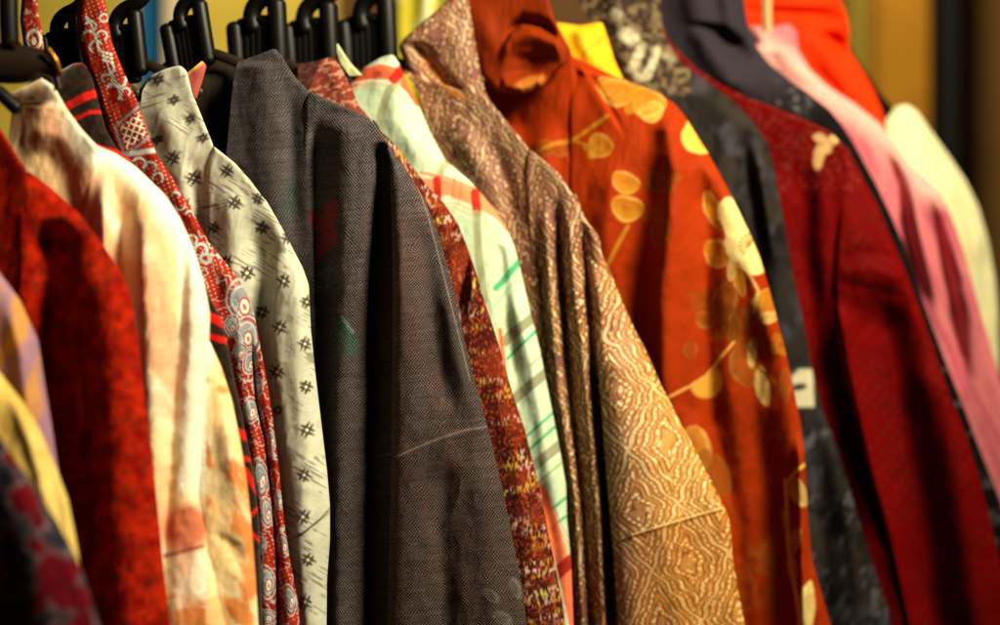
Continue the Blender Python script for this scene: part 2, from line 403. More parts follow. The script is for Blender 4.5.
# ---- red paisley kimono
def p_pais(x, y):
    n = fbm(x / 9, y / 9, 71)
    c = mix(full(x, '#7c1207'), full(x, '#98240d'), sstep(.3, .7, n))
    # woven pin dots
    dx = (x + .5 * y) / 3.4; dy = (y - .35 * x) / 3.6
    dots = sstep(.35, .8, np.sin(dx * 3.1416 * 1.0) * np.sin(dy * 3.1416)) * sstep(.35, .6, fbm(x / 14, y / 14, 73))
    c = mix(c, full(x, '#c8a08c'), .55 * dots)
    pale = np.zeros(x.shape); white = np.zeros(x.shape); redo = np.zeros(x.shape); grey = np.zeros(x.shape)
    for (cx, cy, r, a0, a1, w) in ((91, 26, 5, 200, 70, 2.4), (89, 38, 7, 150, 20, 2.6), (96, 47, 6, 120, 330, 2.4), (102, 36, 5, 200, 60, 1.8), (107, 68, 7, 250, 120, 2.4),
                                   (119, 80, 7, 330, 230, 2.4), (114, 92, 8, 210, 60, 2.6), (106, 78, 4, 90, 300, 1.8), (126, 92, 4, 200, 60, 1.8), (104, 18, 4, 0, 359, 1.6),
                                   (139, 165, 7, 150, 20, 2.6), (150, 168, 6, 170, 30, 2.4), (158, 178, 5, 160, 60, 2), (201, 250, 6, 160, 60, 3), (192, 240, 5, 200, 60, 2), (206, 258, 5, 0, 250, 3),
                                   (222, 250, 5, 200, 90, 2.2), (232, 268, 5, 200, 80, 2.2), (213, 232, 4, 180, 20, 2), (190, 215, 4, 180, 20, 2), (176, 196, 4, 160, 0, 2), (180, 205, 5, 0, 180, 1.6)):
        pale = np.maximum(pale, arc(x, y, cx, cy, r, a0, a1, w))
    pale = np.maximum(pale, line(x, y + 2 * np.sin(x / 2.), [(86, 15), (94, 32), (100, 50), (107, 62), (112, 75), (117, 86), (122, 98)], 2))
    for k in range(3):
        for l in range(3):
            white = np.maximum(white, blob(x, y, 103 + k * 4 + l * .5, 52 + l * 4 + k * 1.2, 1.8, 1.5, 0, .4))
    # hatched medallion on the collar
    inm = (np.abs((x - 133) + .3 * (y - 131)) / 17 + np.abs((y - 131) - .25 * (x - 133)) / 25)
    grey = np.maximum(grey, (1 - sstep(.06, .14, np.abs(inm - 1.12))))
    hat = np.maximum(np.cos((x - 133) * 1.05 + (y - 131) * .4), np.cos((y - 131) * .95 - (x - 133) * .35))
    white = np.maximum(white, sstep(.45, .8, hat) * (1 - sstep(.72, .9, inm)))
    pale = np.maximum(pale, line(x, y, [(138, 100), (148, 118)], 1.5) + line(x, y, [(120, 155), (158, 150)], 5, 3))
    # oval medallions running down the two lower folds
    for (cx, cy, a, b, ang) in ((243, 302, 17, 25, -18), (247, 335, 13, 20, -10), (232, 326, 8, 12, 0), (251, 362, 8, 13, 8), (240, 352, 6, 9, 20), (258, 385, 6, 10, -8), (252, 410, 8, 14, 0), (262, 478, 8, 21, -6), (272, 440, 5, 12, -5),
                                (268, 512, 7, 16, -6), (268, 582, 9, 18, -8), (262, 545, 5, 9, 0), (280, 500, 5, 10, -6), (284, 545, 6, 13, -8), (291, 600, 6, 17, -8), (268, 617, 10, 8, 0)):
        e = ell(x, y, cx, cy, a, b, ang)
        e = ell(x + .12 * np.abs(y - cy) * np.sign(cx - 250), y, cx, cy, a, b, ang)
        inside = e < 1.06
        pale = pale * ~inside; white = white * ~inside; grey = grey * ~inside
        def bnd(lo, hi, f=.05): return sstep(lo - f, lo + f, e) * (1 - sstep(hi - f, hi + f, e))
        pale = np.maximum(pale, bnd(.90, 1.0, .04)); blue = bnd(-1, .76, .05)
        grey = np.maximum(grey, blue)
        pale = np.maximum(pale, bnd(.60, .68, .04) * (1 - line(x, y, [(cx, cy), (cx + a, cy + b)], 3)))
        e2 = ell(x, y, cx + a * .1, cy + b * .18, a * .30, b * .34, ang + 14)
        white = np.maximum(white, (1 - sstep(.9, 1.1, e2)) * .8); redo = np.maximum(redo, (1 - sstep(.08, .2, np.abs(e2 - 1.0))) + blob(x, y, cx + a * .1, cy + b * .2, a * .1, b * .14, ang, .3))
    # small scrolls filling the rest below
    q = fbm(x / 7, y / 9, 76, 2)
    scr = (1 - sstep(.015, .05, np.abs(q - .52))) * (y > 230)
    pale = np.maximum(pale, scr * .8)
    c = mix(c, full(x, '#75838a'), np.clip(grey, 0, 1) * .85)
    c = mix(c, full(x, '#a9b4b4'), np.clip(pale, 0, 1) * .9)
    c = mix(c, full(x, '#d9d2c0'), np.clip(white, 0, 1) * .95)
    return mix(c, full(x, '#9a2009'), np.clip(redo, 0, 1) * .9)
t = thing('kimono', neck(95, 10, depth(6)), 'red kimono with pale blue paisley scrolls and an upright collar', 'kimono', GROUP)
M = cloth('red_paisley_silk', weave=(30, 30), wcol=.22, rough=.7, fib=(35, 35), fibc=.2)
patch('collar', t, [(80, -30), (77, 12), (78, 40), (84, 66), (93, 88), (102, 122), (112, 150), (130, 175), (160, 225)],
      [(98, -30), (105, 0), (109, 25), (113, 45), (124, 72), (137, 100), (148, 130), (157, 155), (174, 180), (190, 207), (208, 240)], depth(6), M, p_pais,
      [], zo=-.004, roll_r=(12, .012), roll_l=(9, .012), step=.7, seed=10, wr=(.002, 40, 60), back=False)
patch('body', t, [(95, 100), (110, 190), (150, 330), (190, 480), (200, 690)],
      [(140, 112), (157, 157), (174, 181), (190, 208), (207, 240), (222, 258), (236, 275), (247, 294), (254, 312), (260, 345), (266, 375), (273, 420), (279, 470), (284, 520), (290, 560), (298, 600), (306, 690)], depth(6), M, p_pais,
      [([(251, 330), (256, 400), (265, 440), (272, 500), (277, 560), (279, 690)], -.022, 4, 5, 's', (40, 60)),
       ([(236, 300), (244, 380), (256, 440), (265, 520), (270, 690)], .008, 9, 8), ([(215, 262), (222, 330)], -.012, 8, 8)],
      step=.7, seed=11, roll_r=(11, .012))
patch('collar_back', t, [(24, -30), (20, 20), (24, 48), (26, 60)], [(36, -30), (38, 10), (42, 30), (44, 50), (46, 60)], depth(6), M,
      lambda x, y: mix(mix(full(x, '#8d1d12'), full(x, '#b99a84'), sstep(.55, .75, fbm(x / 3, y / 3, 78))), full(x, '#cfc4b4'), np.clip(ring(x, y, 34, 40, 8, 11, 0, .85, .16) + blob(x, y, 34, 41, 2.5, 4), 0, 1)),
      [], zo=-.06, roll_r=(6, .006), roll_l=(6, .006), step=.8, seed=12, back=False)

# ---- off-white kasuri kimono with dark hash marks
HASH = [(158, 80, 1.1), (174, 100, 1), (190, 119, .95), (203, 138, .95), (157, 140, 1), (173, 158, 1.05), (194, 178, 1.1), (184, 205, 1), (227, 171, .95), (235, 203, 1.05), (214, 228, .9), (247, 273, 1.15), (226, 262, 1), (258, 199, .9), (262, 228, 1.1),
        (288, 238, .9), (284, 281, 1.0), (307, 302, .85), (280, 327, 1.0), (305, 344, .9), (277, 372, 1.05), (306, 387, 1.0), (307, 430, 1.05), (304, 475, 1.05), (303, 517, 1.1), (308, 560, 1.05), (305, 602, 1.05), (310, 645, 1), (278, 410, .7), (262, 312, 1), (240, 320, 1)]
def p_kas(x, y):
    n = fbm(x / 14, y / 14, 81)
    c = mix(full(x, '#a9a898'), full(x, '#c6c5b3'), n)
    a = (x * .85 + y * .5); b = (-x * .5 + y * .85)
    sm = sstep(.56, .76, vn(a / 13, b / 1.5, 83)) * sstep(.46, .64, fbm(x / 20, y / 20, 84))
    b2 = (x * .95 - y * .25); a2 = (x * .25 + y * .95)
    sm2 = sstep(.62, .8, vn(b2 / 18, a2 / 1.6, 86)) * sstep(.5, .66, fbm(x / 26, y / 26, 87)) * (y < 210)
    dk = np.maximum(sm * .6, sm2 * .6)
    core = np.zeros(x.shape)
    for (cx, cy, s) in HASH:
        up = cy < 150
        s = s * (.74 if up else .88)
        t = math.radians(-14 if up else 28 + 8 * math.sin(cx))
        t2 = math.radians(-60 if up else -62 + 8 * math.sin(cy))
        for ang in (t, t2):
            ux, uy = math.cos(ang), math.sin(ang)
            for o in (-2.3, 2.3):
                ox, oy = -uy * o * s, ux * o * s
                jl = 7.0 * s * (1 + .25 * math.sin(cx * 3 + o + ang * 5))
                w = 2.9 + 1.3 * (vn(x / 2, y / 2, 85) - .5)
                d = segd(x, y, cx + ox - ux * jl, cy + oy - uy * jl, cx + ox + ux * jl, cy + oy + uy * jl)
                e = np.hypot(x - cx, y - cy) / (9 * s)
                dk = np.maximum(dk, (1 - sstep(w / 2 * .5, w / 2 * 1.5, d)) * (1 - .45 * sstep(.5, 1.1, e)))
        core = np.maximum(core, blob(x, y, cx, cy, 1.8 * s, 1.8 * s, 0, .4) * (0 if cy < 260 else 1))
    c = mix(c, full(x, '#241711'), np.clip(dk, 0, 1) * .92)
    c = mix(c, full(x, '#dcd2a0'), core * .8)
    c = mix(c, full(x, '#5a5040'), .7 * line(x, y, [(290, 540), (305, 531), (318, 521), (330, 508)], 1.6))
    return c
t = thing('kimono', neck(165, 70, depth(7)), 'off white kimono with small dark hash marks, left of the charcoal one', 'kimono', GROUP)
M = cloth('kasuri_cotton', weave=(37, 43), wcol=.06, rough=.88, fib=(14, 60), fibc=.22, bump=.3)
patch('body', t, [(146, 84), (142, 92), (141, 105), (145, 160), (160, 300), (170, 690)],
      [(150, 76), (165, 69), (180, 65), (187, 71), (192, 92), (204, 122), (214, 147), (209, 160), (206, 185), (207, 240), (208, 690)], depth(7), M, p_kas,
      [([(158, 90), (176, 150), (190, 230)], .008, 14, 14), ([(190, 150), (202, 230), (206, 330)], -.006, 9, 8)], step=.8, seed=13, ext=148, roll_r=(9, .010), roll_t=(9, .009))
patch('shoulder', t, [(213, 146), (207, 162), (205, 190), (206, 240), (206, 690)],
      [(216, 148), (235, 163), (250, 180), (265, 200), (279, 224), (282, 260), (284, 330), (290, 430), (300, 690)], depth(7), M, p_kas,
      [([(262, 215), (264, 270), (262, 340), (270, 450)], -.014, 16, 12), ([(228, 175), (232, 240), (236, 330)], .010, 14, 14)], zo=-.003, roll_l=(6, .007), roll_r=(8, .01), step=.8, seed=14, ext=225)
patch('sleeve', t, [(262, 197), (270, 222), (275, 250), (273, 290), (270, 330), (272, 380), (278, 430), (284, 480), (290, 540), (297, 600), (306, 690)],
      [(266, 200), (280, 224), (291, 245), (303, 268), (309, 285), (311, 330), (315, 370), (321, 420), (327, 470), (330, 505), (330, 540), (327, 580), (326, 690)], depth(7), M, p_kas,
      [([(276, 548), (305, 531), (335, 506)], .003, 20, 1.4, 'h', (2, 2)), ([(296, 260), (298, 350), (304, 450), (310, 690)], .008, 14, 14)], zo=-.018, roll_l=(12, .014), roll_r=(13, .014), step=.8, seed=15, thick=.02)
patch('lining', t, [(186, 74), (190, 84), (195, 98)], [(202, 61), (207, 65), (203, 80), (197, 98)], depth(7), cloth('pink_lining_silk', wcol=.05), lambda x, y: mix(full(x, '#a8504a'), full(x, '#c8a040'), sstep(4, 0, polyd(x, y, [(186, 74), (203, 61)]))), [], zo=.012, step=1, seed=16, back=False, label='pink lining with a golden edge inside the neck')

# ---- charcoal woven kimono
def p_char(x, y):
    n = fbm(x / 30, y / 60, 91)
    c = mix(full(x, '#2a2120'), full(x, '#3a3130'), n)
    c = mix(c, full(x, '#4c3029'), .6 * sstep(.5, .7, fbm((x - .2 * y) / 28, y / 160, 93)) * (x > 385))
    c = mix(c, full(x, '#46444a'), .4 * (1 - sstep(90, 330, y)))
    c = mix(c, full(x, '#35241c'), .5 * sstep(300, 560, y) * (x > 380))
    c = c * (.6 + .8 * vn((x - .25 * y) / 26, (y + .12 * x) / 1.6, 99))[..., None]
    # maple leaf
    leaf = np.zeros(x.shape)
    wv = 3 * (fbm(x / 5, y / 5, 96) - .5)
    for (cx, cy, a_, b_, g_) in ((331, 212, 6, 14, 12), (319, 222, 8, 11, -35), (328, 238, 8, 14, 8), (321, 250, 5, 10, 20)):
        leaf = np.maximum(leaf, blob(x + wv, y + wv, cx, cy, a_, b_, g_, .2))
    leaf = leaf * (.7 + .3 * vn(x / 3, y / 2, 92))
    c = mix(c, full(x, '#7c0c10'), .95 * leaf)
    c = mix(c, full(x, '#1f3a31'), .9 * blob(x, y, 347, 338, 9, 20, -28, .2))
    c = mix(c, full(x, '#5e7a76'), .7 * line(x, y, [(342, 318), (353, 332)], 3, 3))
    c = mix(c, full(x, '#1f3a31'), .55 * blob(x, y, 290, 200, 9, 22, 8, .4))
    c = mix(c, full(x, '#3f5a58'), .6 * blob(x, y, 323, 280, 8, 16, 15, .5) * sstep(.4, .6, vn(x / 5, y / 2.2, 95)))
    for pts in ([(345, 190), (355, 225), (350, 250), (358, 280)], [(330, 245), (350, 262), (362, 268)], [(372, 165), (376, 230)], [(478, 583), (486, 592), (496, 592)], [(480, 612), (492, 606), (500, 622)]):
        c = mix(c, full(x, '#151012'), .55 * line(x, y, pts, 1.6, 1.5))
    for (cx, cy, a, b, g) in ((492, 596, 10, 5, 40), (503, 618, 10, 6, 30), (516, 588, 5, 11, -20)):
        c = mix(c, full(x, '#77706c'), .45 * blob(x, y, cx, cy, a, b, g, .3) * (1 - .7 * blob(x, y, cx - 2, cy, a * .7, b * .7, g, .3)))
    c = mix(c, full(x, '#8a746a'), .42 * (x > 399) * line(x, y, [(398, 456), (420, 446), (445, 436), (466, 430), (490, 426)], 1.2, 1))
    c = mix(c, full(x, '#9f8a80'), .3 * line(x, y, [(408, 160), (428, 215), (450, 300), (470, 380)], 1.5, 1.5))
    return c
t = thing('kimono', neck(275, 52, depth(8)), 'charcoal grey coarsely woven kimono with a faint red maple leaf', 'kimono', GROUP)
M = cloth('charcoal_tsumugi', weave=(34, 30), wcol=.55, rough=.9, sheen=.02, spec=.06, fib=(16, 55), fibc=.6, thread='#968b8e', tmix=.7, bump=.8, dist=.0009)
patch('collar_back', t, [(196, 70), (196, 100), (204, 140), (220, 200)], [(222, 55), (240, 62), (246, 100), (250, 200)], depth(8), cloth('olive_brown_lining', weave=(34, 20), wcol=.4, rough=.9), lambda x, y: mix(full(x, '#1b1510'), full(x, '#2b241c'), fbm(x / 10, y / 10, 97)),
      [], zo=.02, step=1.2, seed=17, roll_r=None, label='dark brown inside of the neck')
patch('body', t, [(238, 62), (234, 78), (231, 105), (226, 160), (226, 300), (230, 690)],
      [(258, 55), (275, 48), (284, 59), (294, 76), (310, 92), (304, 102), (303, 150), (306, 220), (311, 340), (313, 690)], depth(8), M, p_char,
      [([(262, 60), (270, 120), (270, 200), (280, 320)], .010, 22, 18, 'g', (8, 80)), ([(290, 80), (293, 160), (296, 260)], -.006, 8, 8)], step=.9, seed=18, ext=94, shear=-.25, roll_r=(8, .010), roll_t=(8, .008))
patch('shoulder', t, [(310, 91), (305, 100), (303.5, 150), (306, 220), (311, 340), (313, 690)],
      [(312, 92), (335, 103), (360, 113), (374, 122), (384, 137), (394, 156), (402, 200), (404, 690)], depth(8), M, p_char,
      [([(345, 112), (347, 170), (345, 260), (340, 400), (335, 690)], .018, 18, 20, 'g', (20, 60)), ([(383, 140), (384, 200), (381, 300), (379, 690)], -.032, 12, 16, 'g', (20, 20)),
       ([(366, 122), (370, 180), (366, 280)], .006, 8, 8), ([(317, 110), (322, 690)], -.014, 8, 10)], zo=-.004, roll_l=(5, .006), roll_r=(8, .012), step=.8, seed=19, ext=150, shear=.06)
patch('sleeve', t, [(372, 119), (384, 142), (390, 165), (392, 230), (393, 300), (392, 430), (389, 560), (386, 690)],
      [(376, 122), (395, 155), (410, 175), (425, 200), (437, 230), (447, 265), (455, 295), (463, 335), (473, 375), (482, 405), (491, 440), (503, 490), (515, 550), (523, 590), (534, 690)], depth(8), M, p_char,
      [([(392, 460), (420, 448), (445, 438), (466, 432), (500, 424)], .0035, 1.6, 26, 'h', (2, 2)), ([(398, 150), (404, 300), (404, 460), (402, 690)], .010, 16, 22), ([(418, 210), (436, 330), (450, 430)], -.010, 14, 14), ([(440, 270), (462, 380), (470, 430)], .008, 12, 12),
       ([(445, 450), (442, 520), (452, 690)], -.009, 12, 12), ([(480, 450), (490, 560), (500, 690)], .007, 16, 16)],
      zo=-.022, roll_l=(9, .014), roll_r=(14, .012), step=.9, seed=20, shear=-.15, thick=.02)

# ---- red brown tweed kimono with yellow flecks
def p_tweed(x, y):
    g = np.interp(y, [180, 330, 430, 640], [440, 495, 522, 568])
    c = mix(full(x, '#420f0b'), full(x, '#742612'), sstep(.35, .7, fbm(x / 16, y / 16, 101) + .25 * sstep(-30, 0, x - g) - .15))
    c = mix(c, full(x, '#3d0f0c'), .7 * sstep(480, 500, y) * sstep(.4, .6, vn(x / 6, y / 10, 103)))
    row = (y + .25 * x)
    fl = sstep(.52, .72, vn(x / 1.5, row / 3.6, 105)) * sstep(.42, .62, vn(x / 30, row / 9, 106) * .6 + .4 * fbm(x / 9, row / 6, 107))
    hue = vn(x / 12, row / 12, 108)
    fc = mix(full(x, '#b8923a'), full(x, '#c4a89c'), sstep(.4, .6, hue))
    fc = mix(fc, full(x, '#b8b04a'), sstep(.7, .8, vn(x / 7, row / 10, 110)))
    c = mix(c, fc, fl * .95)
    fl2 = sstep(.62, .8, vn(x / 1.4 + 50, row / 2.2, 111))
    c = mix(c, full(x, '#b4481c'), fl2 * .7)
    tp = (x < 365) & (y < 130)
    sw = sstep(.5, .66, fbm(x / 4 + y / 7, y / 3, 113))
    c = np.where(tp[..., None], mix(full(x, '#823428'), full(x, '#c08a70'), sw * .8), c)
    c = c * .72
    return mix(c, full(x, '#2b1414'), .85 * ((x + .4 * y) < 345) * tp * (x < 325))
t = thing('kimono', neck(330, 60, depth(9)), 'red brown tweed kimono flecked with yellow, between the charcoal and the white plaid', 'kimono', GROUP)
M = cloth('flecked_tweed', weave=(40, 20), wcol=.25, rough=.9, fib=(45, 20), fibc=.3)
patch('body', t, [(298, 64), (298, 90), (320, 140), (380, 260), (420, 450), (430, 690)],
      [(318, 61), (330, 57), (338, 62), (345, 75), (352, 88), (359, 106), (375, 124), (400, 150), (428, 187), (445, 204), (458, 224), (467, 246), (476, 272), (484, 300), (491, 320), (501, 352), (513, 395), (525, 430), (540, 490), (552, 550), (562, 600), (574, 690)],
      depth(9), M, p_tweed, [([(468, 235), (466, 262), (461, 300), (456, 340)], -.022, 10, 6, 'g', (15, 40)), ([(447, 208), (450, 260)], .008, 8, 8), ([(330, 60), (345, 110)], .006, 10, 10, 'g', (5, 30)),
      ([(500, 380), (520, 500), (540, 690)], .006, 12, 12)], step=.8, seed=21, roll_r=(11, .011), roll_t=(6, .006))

# ---- white plaid kimono with orange bands
def p_plaid(x, y):
    c = mix(full(x, '#a6bc9e'), full(x, '#bccdb2'), fbm(x / 20, y / 20, 121))
    c = mix(c, full(x, '#b9c4a4'), .5 * sstep(.55, .75, fbm(x / 10, y / 30, 122)))
    def L(pts, w, col, k=.9, s=1.5):
        nonlocal c
        c = mix(c, full(x, col), k * line(x, y, pts, w, s))
    band1 = [(345, 84), (362, 76), (380, 71), (398, 75), (412, 88), (420, 100)]
    L(band1, 14, '#dc4a1c', .92, 2); L([(351, 84), (372, 80), (392, 83)], 1.6, '#f0e6cc', .9)
    L([(350, 92), (370, 84), (392, 86), (408, 102)], 2.0, '#d59a70', .7)
    L([(397, 83), (388, 92), (381, 112), (378, 135), (380, 160)], 8, '#8b8c68', .85, 2)
    L([(394, 79), (403, 68)], 10, '#9c140c', .95, 2)
    L([(412, 112), (401, 124), (396, 150)], 1.6, '#9cb89a', .8); L([(420, 118), (409, 132), (404, 158)], 1.6, '#9cb89a', .8)
    L([(452, 158), (442, 168), (437, 182)], 8, '#8b8c68', .85, 2)
    for dy in (0, 1): L([(420, 172 + dy), (450, 178 + dy), (480, 190 + dy), (505, 212 + dy)], 2, '#d86a40', .7)
    L([(420, 186), (450, 188), (476, 198), (500, 212), (518, 232), (524, 250)], 16, '#e06a3a', .85, 3)
    L([(437, 180), (438, 197)], 8, '#9c140c', .95, 2); L([(475, 193), (477, 212)], 9, '#9c140c', .95, 2)
    L([(425, 203), (455, 203), (480, 214), (500, 228)], 1.4, '#e08a60', .8); L([(425, 208), (455, 208), (480, 219), (500, 234)], 1.2, '#e08a60', .7)
    L([(455, 175), (452, 200)], 1.4, '#7a4a38', .7); L([(462, 178), (459, 204)], 1.4, '#7a4a38', .7)
    L([(477, 214), (478, 250), (484, 300)], 8, '#8b8c68', .85, 2)
    L([(494, 256), (497, 290), (503, 330)], 4, '#b4bd9a', .8, 3)
    def D(x0, y0, x1, y1, w, col): L([(x0 - 6, y0 + 6), (x0, y0), (x1, y1), (x1 + 8, y1 - 7)], w * 1.25, col, .9, 1.4)
    D(502, 282, 518, 263, 5, '#1f9a68'); D(500, 300, 510, 286, 2, '#8fb89a')
    D(510, 336, 533, 318, 8, '#7d7c62'); D(513, 353, 536, 331, 2.5, '#1f9a68'); D(520, 394, 547, 372, 8, '#7d7c62')
    D(528, 435, 554, 412, 2.2, '#1f9a68'); D(531, 448, 557, 425, 2.4, '#1f9a68'); D(534, 466, 561, 444, 8, '#7d7c62')
    D(545, 515, 568, 496, 2.2, '#1f9a68'); D(550, 528, 568, 515, 2, '#1f9a68'); D(543, 478, 553, 470, 1.4, '#8b8c68'); D(536, 360, 541, 356, 1.2, '#8b8c68')
    L([(500, 330), (505, 372)], 4, '#e4592a', .9)
    L([(538, 492), (552, 530), (566, 580), (574, 620)], 16, '#dd5a2e', .9, 3)
    for k in range(3): L([(538 + 4 * k, 490), (556 + 4 * k, 530), (572 + 4 * k, 556)], 1.1, '#c4532e', .7, 1)
    L([(556, 574), (572, 560)], 13, '#8c0f0a', .95, 2)
    L([(536, 500), (548, 545), (560, 590), (570, 640)], 4, '#e6ead2', .9, 2)
    return c
t = thing('kimono', neck(395, 60, depth(10)), 'white plaid kimono with orange bands and green diagonal stripes', 'kimono', GROUP)
M = cloth('white_plaid_cotton', weave=(36, 36), wcol=.08, rough=.8, fib=(25, 40), fibc=.12, bump=.3)
patch('body', t, [(351, 84), (354, 96), (366, 118), (390, 170), (440, 300), (480, 450), (500, 690)],
      [(364, 68), (380, 58), (393, 54), (400, 65), (408, 85), (419, 106), (430, 132), (445, 160), (470, 181), (490, 204), (505, 225), (515, 247), (523, 280), (530, 310), (540, 350), (550, 400), (560, 450), (566, 485), (567, 520), (571, 560), (576, 690)],
      depth(10), M, p_plaid, [([(499, 235), (503, 280), (510, 340), (522, 420)], -.005, 8, 6, 'g', (20, 60)), ([(512, 280), (530, 360), (548, 460), (556, 520)], .008, 9, 9), ([(388, 62), (400, 120), (430, 180)], .010, 16, 14, 'g', (10, 40)),
      ([(535, 470), (552, 540), (566, 690)], -.008, 6, 8)], step=.8, seed=22, roll_r=(14, .014), roll_t=(9, .010))
patch('collar_back', t, [(337, 44), (337, 52), (341, 64), (350, 76)], [(338, 44), (343, 52), (351, 64), (362, 75)], depth(10), M, lambda x, y: full(x, '#b9bf92'), [], zo=-.012, roll_r=(3, .003), step=.8, seed=23, back=False, label='pale green back of the collar')

# ---- gold and purple brocade kimono
def p_gold(x, y):
    def lattice(cx, cy, tx, ty, pw, ph):
        n = math.hypot(tx, ty); ex, ey = tx / n, ty / n
        wx = x + 8 * (fbm(x / 30, y / 30, 131) - .5); wy = y + 14 * (fbm(x / 36, y / 36, 132) - .5)
        q = (wx - cx) * ex + (wy - cy) * ey; p = (wx - cx) * ey - (wy - cy) * ex
        q = np.round(q / 2.2) * 2.2
        p = p + 2.0 * np.sin(q / ph * 6.2832 * 3) * (1 - .5 * sstep(0, pw, np.abs(p)))
        def cell(a, b):
            pa = (p + a + pw) % (2 * pw) - pw; qa = (q + b + ph) % (2 * ph) - ph
            return np.abs(pa) / pw + np.abs(qa) / ph
        g1 = cell(0, 0); g2 = cell(pw, ph)
        return np.minimum(g1, g2), p, q
    main = x > np.interp(y, [200, 330, 480, 640], [579, 596, 607, 620])
    gA, pA, qA = lattice(666, 445, 24, 120, 39, 60)
    gB, pB, qB = lattice(505, 170, 30, 112, 33, 50)
    g = np.where(main, gA, gB); p = np.where(main, pA, pB); q = np.where(main, qA, qB)
    tone = fbm(x / 28, y / 34, 134)
    purple = full(x, '#4c1e34'); brown = full(x, '#84400c'); tan = full(x, '#b98432'); cream = full(x, '#ecd69c'); yel = full(x, '#e0b030')
    side = sstep(0, 70, x - np.interp(y, [200, 330, 480, 640], [582, 598, 610, 625])) * main
    dark = mix(purple, brown, np.clip(side * .7 + .45 * sstep(.4, .6, tone), 0, 1))
    c = mix(np.where(main[..., None], full(x, '#94604a'), full(x, '#6e3e38')), tan, np.clip(.08 + .9 * side, 0, 1))
    def band(a, w): return 1 - sstep(w * .45, w * .85, np.abs(g - a))
    dash = sstep(-.25, .25, np.sin(q * 1.15 + p * .5)); dash2 = sstep(-.3, .2, np.sin(p * 1.3 - q * .5))
    for lo, w_, kind_, k_ in ((.28, .035, 'd', .9), (.37, .060, 'c1', .95), (.46, .034, 'd', .95), (.54, .040, 't', .8), (.60, .028, 'd', .9), (.67, .055, 'c2', 1.), (.75, .030, 'd', .95), (.81, .022, 't', .8), (.86, .036, 'c1', .8), (.92, .030, 'd', .95), (.98, .026, 'c', .7)):
        colr = dark if kind_ == 'd' else tan if kind_ == 't' else mix(cream, yel, .5 * (vn(p / 20, q / 20, 140) > .5)) if kind_ == 'c1' else cream
        mm = dash if kind_ == 'c1' else dash2 if kind_ == 'c2' else 1
        c = mix(c, colr, k_ * band(lo, w_) * mm)
    fine_ = .5 + .5 * np.sin(g * 62 + .8 * np.sin(p * .9))
    c = mix(c, cream, .10 * sstep(.62, .95, fine_) * sstep(.3, .6, vn(p / 3, q / 3, 139))); c = mix(c, purple, .15 * sstep(.55, .95, 1 - fine_))
    fl = sstep(.62, .75, vn(p / 2.6, q / 3.6, 136)) * (g < .27)
    c = mix(c, mix(cream, dark, (vn(p / 5, q / 5, 137) > .5) * 1.0), .8 * fl)
    # lighter silver ground in places and the raised weft lines
    c = mix(c, full(x, '#946a50'), .3 * (1 - side) * sstep(.5, .7, fbm(x / 18, y / 22, 138)))
    weft = .5 + .5 * np.sin((y * 1.0 + x * .42) * 2.6)
    c = c * (1.04 - .14 * weft)[..., None]
    c = mix(c, purple, .25 * (1 - side) * (y < 260))
    hem = line(x, y, [(634, 534), (660, 526), (690, 517), (722, 508)], 1.8, 1)
    c = mix(c, full(x, '#f0cf8e'), .6 * hem)
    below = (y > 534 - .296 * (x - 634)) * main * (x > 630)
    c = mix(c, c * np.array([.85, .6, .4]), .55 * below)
    return mix(c, full(x, '#b26a24'), .7 * line(x, y, [(424, 58), (436, 72), (452, 92), (466, 98)], 6, 6))
t = thing('kimono', neck(440, 30, depth(11)), 'gold and purple brocade kimono with woven diamond contours in the middle of the rail', 'kimono', GROUP)
M = cloth('gold_brocade', weave=(40, 40), wcol=.15, rough=.55, spec=.25, sheen=0, fib=(30, 45), fibc=.2, bump=.45)
patch('collar', t, [(455, -30), (456, -8), (430, 16), (404, 38), (399, 47), (404, 62), (418, 88), (436, 112)],
      [(466, -30), (468, -8), (471, 16), (475, 42), (480, 68), (485, 92), (492, 104), (500, 114)], depth(11), M, p_gold,
      [([(415, 40), (428, 62), (452, 92), (470, 100)], -.016, 9, 10, 'g', (10, 10)), ([(445, 10), (462, 60), (474, 95)], .006, 12, 12)], zo=.004, roll_r=(8, .012), roll_l=(8, .012), step=.8, seed=24, thick=.02)
patch('body', t, [(404, 70), (420, 96), (440, 180), (480, 330), (520, 480), (540, 690)],
      [(470, 94), (486, 98), (500, 113), (512, 128), (530, 150), (527, 162), (527, 190), (530, 240), (540, 340), (560, 500), (570, 690)], depth(11), M, p_gold,
      [([(448, 105), (470, 150), (500, 215)], .010, 14, 14), ([(490, 130), (506, 180), (522, 260)], -.007, 9, 9)], step=.8, seed=25, ext=151, roll_r=(10, .010), roll_t=(8, .012))
patch('shoulder', t, [(529, 149), (526, 162), (526, 190), (529, 240), (532, 340), (548, 500), (560, 690)],
      [(532, 151), (546, 162), (560, 175), (573, 195), (582, 214), (594, 240), (600, 300), (606, 400), (616, 500), (628, 690)], depth(11), M, p_gold,
      [([(556, 195), (559, 240), (564, 310), (571, 400), (582, 500), (594, 690)], -.014, 5, 5, 'g', (30, 20)), ([(545, 200), (550, 300), (560, 400), (577, 500), (588, 690)], .012, 7, 8),
       ([(568, 200), (573, 280), (581, 340), (590, 430), (598, 520), (606, 690)], .014, 7, 7), ([(580, 210), (588, 280), (592, 350), (599, 430), (606, 500), (616, 690)], -.014, 5, 5),
       ([(536, 250), (546, 380), (566, 500), (578, 690)], -.012, 5, 5)], zo=-.003, roll_l=(4, .005), roll_r=(8, .012), step=.7, seed=26, ext=215, wr=(.002, 50, 120))
